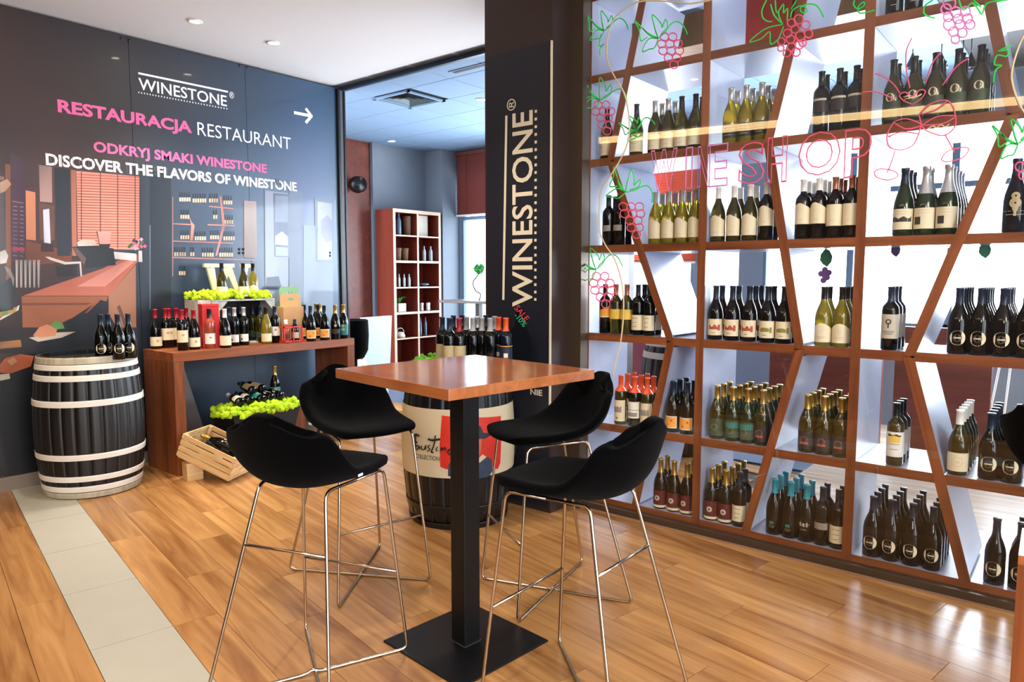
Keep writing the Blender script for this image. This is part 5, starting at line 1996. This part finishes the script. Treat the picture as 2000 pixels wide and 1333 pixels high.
# WINE SHOP outline letters
sl = put('shop_lettering', None, None, (XG, 1.2, 1.9), label='pink outlined WINE SHOP lettering drawn on the glass', cat='lettering')
for s, xl, xr, yt, yb, yt2, yb2 in (('W', 1270, 1322, 300, 378, 289, 372), ('I', 1338, 1352, 288, 370, 288, 370), ('N', 1362, 1386, 288, 369, 284, 366), ('E', 1384, 1421, 284, 367, 282, 366),
                                    ('S', 1441, 1492, 281, 362, 281, 362), ('H', 1497, 1536, 270, 360, 268, 358), ('O', 1558, 1640, 264, 348, 260, 346), ('P', 1647, 1700, 256, 350, 253, 348)):
    a = gp(xl, (yb + yb2) / 2)
    b = gp(xr, (yb + yb2) / 2)
    top = gp(xl, (yt + yt2) / 2)
    t = text(s, (XG - .0005, a.y, a.z), a.y - b.y, top.z - a.z, 'east', M_marker_p if s in 'SHOP' else M_marker_k, sl, name='letter', outline=.014, offset=.02, depth=.0024)
    t.location = Vector(t.location) - Vector((XG, 1.2, 1.9))
# cord
cord = [(1393, -6), (1386, 0), (1347, 7), (1309, 3), (1255, 2), (1228, 13), (1201, 35), (1189, 62), (1185, 89), (1187, 121), (1201, 151), (1217, 178), (1226, 210), (1229, 243), (1226, 278), (1212, 311), (1193, 342), (1175, 372), (1171, 400), (1171, 448), (1182, 478), (1201, 508), (1215, 556), (1218, 610), (1212, 670), (1204, 700), (1196, 735)]
bm = nb()
tube(bm, smoothline([gp(*p, .006) - Vector((XG, 1.2, 1.9)) for p in cord], 4), .0042, 6)
o = obj('cord', bm, M_cord, None, label='thin cream cord hanging in a curve on the shop glass', cat='cord')
o.location = (XG, 1.2, 1.9)
bm = nb()
tube(bm, smoothline([gp(*p, .006) - Vector((XG, 1.2, 1.9)) for p in ((2010, 50), (1990, 90), (1976, 140), (1980, 175), (1994, 210), (2006, 225))], 4), .0042, 6)
o = obj('cord', bm, M_cord, None, label='short piece of cream cord on the glass at the right edge', cat='cord')
o.location = (XG, 1.2, 1.9)
# felt grape decorations hanging in the rack
for x, y, s, c1, c2, lb in ((1612, 505, 1.0, (70, 140, 100), (130, 90, 150), 'felt leaf and purple grapes hanging in the middle rack column'), (1748, 490, .7, (110, 84, 130), (110, 84, 130), 'small purple felt grapes under the right column shelf'),
                            (1922, 490, .8, (80, 160, 120), (80, 160, 120), 'green felt leaf under the right column shelf, far right')):
    p = onx(x, y, 3.95)
    t = put('felt_ornament', None, None, p, label=lb, cat='ornament', group='felt ornaments in the rack')
    bm = nb()
    ol = [(0, .05), (.02, .04), (.035, .01), (.03, -.02), (.01, -.045), (-.012, -.03), (-.026, -.01), (-.024, .02), (-.01, .04)]
    f0 = [bm.verts.new((-.003, -a * s, b * s)) for a, b in ol]
    f1 = [bm.verts.new((.003, -a * s, b * s)) for a, b in ol]
    bm.faces.new(f0)
    bm.faces.new(f1[::-1])
    for i in range(len(ol)):
        j = (i + 1) % len(ol)
        bm.faces.new((f0[j], f0[i], f1[i], f1[j]))
    obj('leaf', bm, mat('felt_%d_%d' % c1[:2], c1, .9), t)
    if s == 1.0:
        bm = nb()
        for a, b in ((0, -.06), (.02, -.075), (-.018, -.08), (.012, -.10), (-.005, -.115), (.0, -.09)):
            g = bmesh.ops.create_uvsphere(bm, u_segments=8, v_segments=6, radius=.016)
            for v in g['verts']:
                v.co = Vector((v.co.x * .3, v.co.y - a, v.co.z + b))
        obj('grapes', bm, mat('felt_purple', c2, .9), t)

# ------------------------------------------------------------------ restaurant beyond the opening: bookcase, chairs, table
kx0, kx1, ky, kz = 6.335, 7.215, 7.20, 2.335
kb = put('bookcase', None, None, ((kx0 + kx1) / 2, ky + .17, 0), label='tall reddish cube bookcase with pale front edges by the plaster wall', cat='bookcase')
ko = Vector(((kx0 + kx1) / 2, ky + .17, 0))
M_kedge = mat('pale_birch_edge', (214, 188, 160), .5)


def kpart(name, lo, hi, m=M_case, edge=True):
    bm = nb()
    c = (Vector(lo) + Vector(hi)) / 2
    box(bm, Vector(lo) - c, Vector(hi) - c)
    o = obj(name, bm, m, kb, loc=c - ko)
    if edge:
        bm = nb()
        l, h = Vector(lo) - c, Vector(hi) - c
        box(bm, (l.x, l.y - .004, l.z), (h.x, l.y, h.z))
        obj('front_edge', bm, M_kedge, o, label='pale front edge')


kpart('side_panel', (kx0, ky, 0), (kx0 + .04, ky + .34, kz))
kpart('side_panel', (kx1 - .04, ky, 0), (kx1, ky + .34, kz))
kpart('top_panel', (kx0 + .0405, ky, kz - .045), (kx1 - .0405, ky + .34, kz))
km = (kx0 + kx1) / 2
kpart('divider', (km - .014, ky, .0), (km + .014, ky + .34, kz - .0455))
kpart('back_panel', (kx0 + .0405, ky + .325, .0), (kx1 - .0405, ky + .34, kz - .0455), edge=False)
KZ = [1.985, 1.638, 1.29, .945, .60, .25]
for z in KZ:
    th = .030 if z in (1.638, .945) else .018
    kpart('shelf', (kx0 + .0405, ky, z - th / 2), (km - .0145, ky + .3245, z + th / 2))
    kpart('shelf', (km + .0145, ky, z - th / 2), (kx1 - .0405, ky + .3245, z + th / 2))


def kx(px):
    return ony(px, 540, ky + .10).x


def tub(prof, name, m, loc, label, cat, group=None, seg=14):
    bm = nb()
    lathe(bm, prof, seg)
    return obj(name, bm, m, None, loc=loc, label=label, cat=cat, group=group)


zz = lambda i: KZ[i] + .016
M_water = mat('blue_clear_glass', (120, 160, 190), .1, trans=.5)
M_speck = mat('speckled_corks', (120, 90, 66), .8, noise=.8, nscale=60)
M_paleg = mat('pale_glass', (206, 224, 226), .15, trans=.3)
gl_b = [(0, 0), (.033, 0), (.035, .01), (.035, .16), (.028, .19), (.014, .21), (.012, .25), (.014, .26), (0, .262)]
tub([(r, z * 1.1) for r, z in gl_b], 'glass_bottle', M_water, (kx(780), ky + .10, zz(0)), 'blue glass bottle on the bookcase top left shelf', 'bottle')
tub([(0, 0), (.05, 0), (.052, .24), (.048, .26), (0, .26)], 'cork_jar', M_speck, (kx(797) + .01, ky + .12, zz(0)), 'tall speckled cork jar on the bookcase top left shelf', 'jar')
pf = boxo('picture_frame', (-.13, -.006, 0), (.13, .006, .29), mat('pale_card', (216, 212, 196), .6), None, label='pale framed card on the bookcase top right shelf', cat='picture')
pf.location = (km + .17, ky + .12, zz(0) - .007)
for i, px in enumerate((777, 791)):
    tub([(0, 0), (.042, 0), (.05, .14), (.053, .145), (.053, .17), (0, .172)], 'cork_tub', M_speck, (kx(px) + .012, ky + .11, zz(1)), 'brown speckled tub, %s one on the second bookcase shelf' % ('left', 'right')[i], 'tub', 'tubs in the bookcase')
for i, px in enumerate((824, 831, 837, 843)):
    tub([(r * .66, z * .8) for r, z in gl_b], 'glass_bottle', M_paleg, (kx(px), ky + .05 + .075 * (i % 2), zz(1)), 'pale bottle, %s of four on the second right bookcase shelf' % ORD[i], 'bottle', 'four pale bottles in the bookcase')
for i, px in enumerate((774, 779, 784, 789, 794, 798)):
    tub([(r * .48, z * .66) for r, z in gl_b], 'glass_bottle', M_paleg, (kx(px) + .004, ky + .05 + .05 * (i % 2), zz(2) - .006), 'tiny water bottle, %s of six on the third bookcase shelf' % ORD[i], 'bottle', 'six small bottles in the bookcase')
tub([(0, 0), (.03, 0), (.09, .025), (.08, .04), (.02, .05), (0, .05)], 'glass_dish', M_water, (kx(828), ky + .12, zz(2) - .006), 'blue glass dish on the third right bookcase shelf', 'dish')
pot = put('potted_plant', None, None, (kx(779) + .02, ky + .12, zz(3)), label='green potted plant in white square pot in the bookcase', cat='plant')
bm = nb()
box(bm, (-.07, -.06, 0), (.07, .06, .115), bevel=.004)
obj('pot', bm, mat('pale_pot', (206, 196, 184), .6, noise=.1), pot)
M_leaf = mat('leaf_green', (30, 150, 52), .5)
for k in range(14):
    a = k * 2.399
    L_ = .14 + .06 * (k % 3) / 2
    if math.sin(a) > .3:
        L_ *= .6
    bm = nb()
    pts = []
    for i in range(6):
        t_ = i / 5
        pts.append(Vector((math.cos(a) * L_ * t_ * .8, math.sin(a) * L_ * t_ * .5, .115 + L_ * (1.3 * t_ - .9 * t_ * t_))))
    side = Vector((-math.sin(a), math.cos(a), 0))
    l_ = [bm.verts.new(p - side * .011 * math.sin(PI * min(1, .15 + i / 5 * .85))) for i, p in enumerate(pts)]
    r_ = [bm.verts.new(p + side * .011 * math.sin(PI * min(1, .15 + i / 5 * .85)) + Vector((0, 0, .001))) for i, p in enumerate(pts)]
    for i in range(5):
        bm.faces.new((l_[i], r_[i], r_[i + 1], l_[i + 1]))
    obj('leaf', bm, M_leaf, pot)
for i, px in enumerate((818, 824, 830, 837)):
    tub([(0, 0), (.022, 0), (.024, .02), (.020, .05), (.024, .09), (.022, .11), (0, .112)], 'candle_glass', mat('white_ceramic', (226, 226, 228), .3), (kx(px), ky + .05 + .055 * (i % 2), zz(3)), 'white ribbed cup, %s of four on the fourth right shelf' % ORD[i], 'cup', 'white cups in the bookcase')
tub([(0, 0), (.07, .0), (.075, .03), (.05, .07), (0, .08)], 'bowl', mat('cream_bowl', (214, 204, 180), .6, noise=.3, nscale=40), (kx(778) + .02, ky + .11, zz(4) - .006), 'cream speckled bowl on the fifth bookcase shelf', 'bowl')
bm = nb()
tube(bm, smoothline([(-.05, 0, .075), (-.03, 0, .12), (.03, 0, .125), (.07, 0, .09), (.072, 0, .05)], 5), .006, 6)
o = obj('handle', bm, M_paleg, bpy.data.objects['bowl'])
for i, px in enumerate((817, 827)):
    tub([(r * .55, z * 1.0) for r, z in gl_b], 'glass_bottle', M_water, (kx(px), ky + .07, zz(4) - .006), 'slim blue bottle, %s of two on the fifth right shelf' % ('left', 'right')[i], 'bottle', 'two slim bottles in the bookcase')

# white dining chair and dark tub chair beyond the bench
M_chairw = mat('white_leather', (178, 196, 214), .5)


def dining_chair(label, loc, deg):
    t = put('dining_chair', None, None, loc, (0, 0, R(deg)), label=label, cat='chair', group='white restaurant chairs')
    bm = nb()
    vs = box(bm, (-.22, -.24, .40), (.22, .20, .48), bevel=.012)
    obj('seat', bm, M_chairw, t)
    bm = nb()
    prism(bm, [(-.19, .35), (.19, .35), (.24, 1.0), (-.24, 1.0)], .2005, .25)
    obj('backrest', bm, M_chairw, t)
    for sx in (-1, 1):
        for sy in (-1, 1):
            bm = nb()
            x, y = sx * .19, sy * .20 - .01
            box(bm, (x - .018, y - .018, 0), (x + .018, y + .018, .3995))
            obj('leg', bm, M_chairw, t)
    return t


c = onz(704, 790, 0)
d = ray(704, 600)
dining_chair('white dining chair just beyond the end of the bench', Vector((d.x, d.y, 0)) * (6.35 / d.y) + Vector((.0, 0, 0)), 180 + 10)
d = ray(687, 600)
pb = Vector((d.x, d.y, 0)) * (5.78 / d.y)
tc = put('tub_chair', None, None, (pb.x + .02, pb.y, 0), label='dark rounded chair back showing past the bench end', cat='chair')
bm = nb()
n = 12
for i in range(n + 1):
    pass
lathe(bm, [(0, .0), (.03, .0), (.03, .60), (.10, .62), (.14, .70), (.15, .85), (.145, 1.0), (.13, 1.01), (.12, .85), (.10, .74), (0, .70)], 24)
obj('shell', bm, M_fabric, tc)

# restaurant table with plant by the window
d = ray(905, 590)
tp = Vector((d.x, d.y, 0)) * (5.9 / d.x)
rt = put('restaurant_table', None, None, (tp.x + .15, tp.y - .1, 0), label='small dark restaurant table in front of the window', cat='table')
bm = nb()
box(bm, (-.30, -.35, 1.145), (.30, .35, 1.175), bevel=.003)
obj('tabletop', bm, mat('dark_table', (70, 44, 44), .3), rt)
bm = nb()
box(bm, (-.03, -.03, .02), (.03, .03, 1.1445))
obj('column_leg', bm, M_blackm, rt)
bm = nb()
box(bm, (-.2, -.2, 0), (.2, .2, .0195))
obj('base_plate', bm, M_blackm, rt)
d = ray(936, 570)
vp = Vector((d.x, d.y, 0)) * (5.95 / d.x)
va = put('potted_plant', None, None, (vp.x, vp.y, 1.1755), label='green ball plant on curled stem in front of the window', cat='plant')
bm = nb()
tube(bm, smoothline([(0, 0, 0), (.02, 0, .07), (-.04, .02, .11), (-.07, .03, .20), (-.02, 0, .28), (0, 0, .30)], 5), .008, 6)
obj('stem', bm, mat('dark_stem', (60, 90, 70), .5), va)
bm = nb()
for k in range(60):
    a, b = random.uniform(0, 2 * PI), random.uniform(-1, 1)
    r_ = .05
    g = bmesh.ops.create_icosphere(bm, subdivisions=1, radius=.016)
    for v in g['verts']:
        v.co = v.co * random.uniform(.7, 1.3) + Vector((r_ * math.cos(a) * math.sqrt(1 - b * b), r_ * math.sin(a) * math.sqrt(1 - b * b), .35 + r_ * b))
obj('foliage', bm, M_leaf, va, kind='stuff')
# wall lamp on the red wall
p = ony(682, 362, 7.58)
ws = put('wall_speaker', None, None, (p.x + .03, 7.5995, p.z), label='round black speaker on the red wall beyond the opening', cat='speaker')
bm = nb()
lathe(bm, [(0, 0), (.03, 0), (.03, .10), (.10, .10), (.11, .14), (.10, .22), (0, .23)], 20)
for v in bm.verts:
    v.co = Vector((v.co.x, -v.co.z, v.co.y))
obj('speaker_body', bm, M_black, ws)

# behind the rack: barrel, cabinets, red panels, stools
barrel('dark barrel seen through the middle column of the rack', (5.45, 2.62, 0), .95, .29, .345, [(.78, .83, None), (.88, .94, None), (.25, .29, None)], M_stave, M_hoop, staves=20)


def panel(name, lo, hi, m, label, cat='panel', bevel=.004):
    c = ((lo[0] + hi[0]) / 2, (lo[1] + hi[1]) / 2, lo[2])
    bm = nb()
    box(bm, (lo[0] - c[0], lo[1] - c[1], 0), (hi[0] - c[0], hi[1] - c[1], hi[2] - lo[2]), bevel=bevel)
    return obj(name, bm, m, None, loc=c, label=label, cat=cat)


M_pinkp = mat('pink_panel', (170, 96, 120), .6)
M_ochre = wood('ochre_cabinet', (110, 70, 24), (156, 106, 44), 'Z', .8, rough=.4)
panel('room_divider', (5.7, 3.02, 0), (5.78, 3.62, 1.25), M_pinkp, 'dusty pink partition panel behind the rack')
panel('room_divider', (6.6, 1.35, 0), (6.66, 2.3, 1.02), M_redwood, 'dark red partition panel in front of the window')
panel('room_divider', (6.3, .55, 0), (6.36, 1.2, 1.05), M_redwood, 'dark red partition behind the right rack column')
for x0, x1, yb_, m, lb, ct in ((1120, 1372, 140, M_ochre, 'ochre overhead cabinet seen through the top left of the rack', 'cabinet'), (1440, 1545, 92, mat('deep_red_panel', (196, 36, 14), .5), 'deep red overhead panel seen through the rack top', 'panel'),
                               (1549, 1712, 50, M_ochre, 'ochre overhead cabinet right of the red panel', 'cabinet')):
    a, b = onx(x0, yb_, 4.62), onx(x1, yb_, 4.62)
    c = ((a.y + b.y) / 2)
    hang = boxo('overhead_cabinet', (0, -abs(a.y - b.y) / 2, 0), (.28, abs(a.y - b.y) / 2, ZC - .002 - a.z), m, None, bevel=.003, label=lb, cat=ct)
    hang.location = (4.62, c, a.z)
for i in range(3):
    cc = Vector((6.9, .42 - .5 * i, 0))
    t = put('window_stool', None, None, cc, (0, 0, .3 * i), label='pale wire legged stool with blue seat, %s from the left by the window' % ORD[i], cat='stool', group='wire stools by the window')
    bm = nb()
    lathe(bm, [(0, 0), (.17, 0), (.18, .02), (.17, .04), (0, .045)], 20, at=(0, 0, .78))
    obj('seat', bm, mat('blue_seat', (30, 60, 110), .5), t)
    for k in range(4):
        a = k * PI / 2 + .5
        bm = nb()
        tube(bm, [(.14 * math.cos(a), .14 * math.sin(a), .779), (.24 * math.cos(a), .24 * math.sin(a), .006)], .008, 6)
        obj('leg', bm, M_white, t)
    bm = nb()
    tube(bm, [(.215 * math.cos(k * PI / 2 + .5), .215 * math.sin(k * PI / 2 + .5), .25) for k in range(4)], .007, 6, closed=True)
    obj('footrest', bm, M_white, t)
# pendant cords behind the top right shelf
for i, (x, z) in enumerate(((1782, 0), (1838, 0), (1880, 0), (1896, 0))):
    p = onx(x, 120, 6.2)
    t = put('pendant_lamp', None, None, (p.x, p.y, p.z - .05), label='thin black pendant lamp, %s from the left behind the rack' % ORD[i], cat='lamp', group='pendant lamps behind the rack')
    bm = nb()
    tube(bm, [(0, 0, .12), (0, 0, ZC - p.z + .05)], .004, 6)
    obj('cable', bm, M_black, t)
    bm = nb()
    lathe(bm, [(.05, 0), (.012, .09), (0, .125), (.008, .09), (.047, 0), (.05, 0)], 18)
    obj('lamp_shade', bm, M_black, t)

# ------------------------------------------------------------------ ceiling fittings
dls = [(2.58, 4.96, 'bright recessed downlight nearest the sign wall middle'), (3.181, 4.949, 'smaller recessed downlight nearer the opening'), (1.2, 2.9, 'recessed downlight above the grey tiles'), (2.6, 1.1, 'recessed downlight over the stools')]
for i, (x, y, lb) in enumerate(dls):
    t = put('downlight', None, None, (x, y, ZC), label=lb, cat='downlight', group='recessed downlights in the white ceiling')
    bm = nb()
    lathe(bm, [(.032, -.001), (.048, -.001), (.050, -.006), (.034, -.008), (.032, -.001)], 24)
    obj('trim_ring', bm, M_ceil, t)
    bm = nb()
    lathe(bm, [(0, -.004), (.031, -.004), (.031, -.002), (0, -.002)], 20)
    obj('diffuser', bm, M_lampspot, t)
for i, (x, y) in enumerate(((6.40, 7.28), (5.49, 4.886), (5.0, .62), (5.4, 1.02), (5.9, .1))):
    t = put('downlight', None, None, (x, y, ZC - .0005), label='recessed white downlight, %s in the grey tiled ceiling' % ORD[i], cat='downlight', group='recessed downlights in the tiled ceiling')
    bm = nb()
    lathe(bm, [(.04, -.001), (.055, -.001), (.056, -.006), (.042, -.008), (.04, -.001)], 24)
    obj('trim_ring', bm, M_ceil, t)
    bm = nb()
    lathe(bm, [(0, -.004), (.039, -.004), (.039, -.002), (0, -.002)], 20)
    obj('diffuser', bm, M_lampspot, t)
# long warm cove lamp over the lobby (its mirror image crosses the shop glass)
a, b = Vector((-.603, 5.30, 3.185)), Vector((-1.60, .20, 3.185))
mid = (a + b) / 2
cv = put('cove_lamp', None, None, mid, (0, 0, math.atan2((b - a).x, -(b - a).y)), label='long warm linear lamp under the lobby ceiling', cat='lamp')
L_ = (b - a).length / 2
bm = nb()
box(bm, (-.18, -L_, 0), (.18, L_, .012))
obj('diffuser', bm, M_lampwarm, cv)
bm = nb()
box(bm, (-.20, -L_ - .02, .0125), (.20, L_ + .02, .034))
obj('housing', bm, M_white, cv)
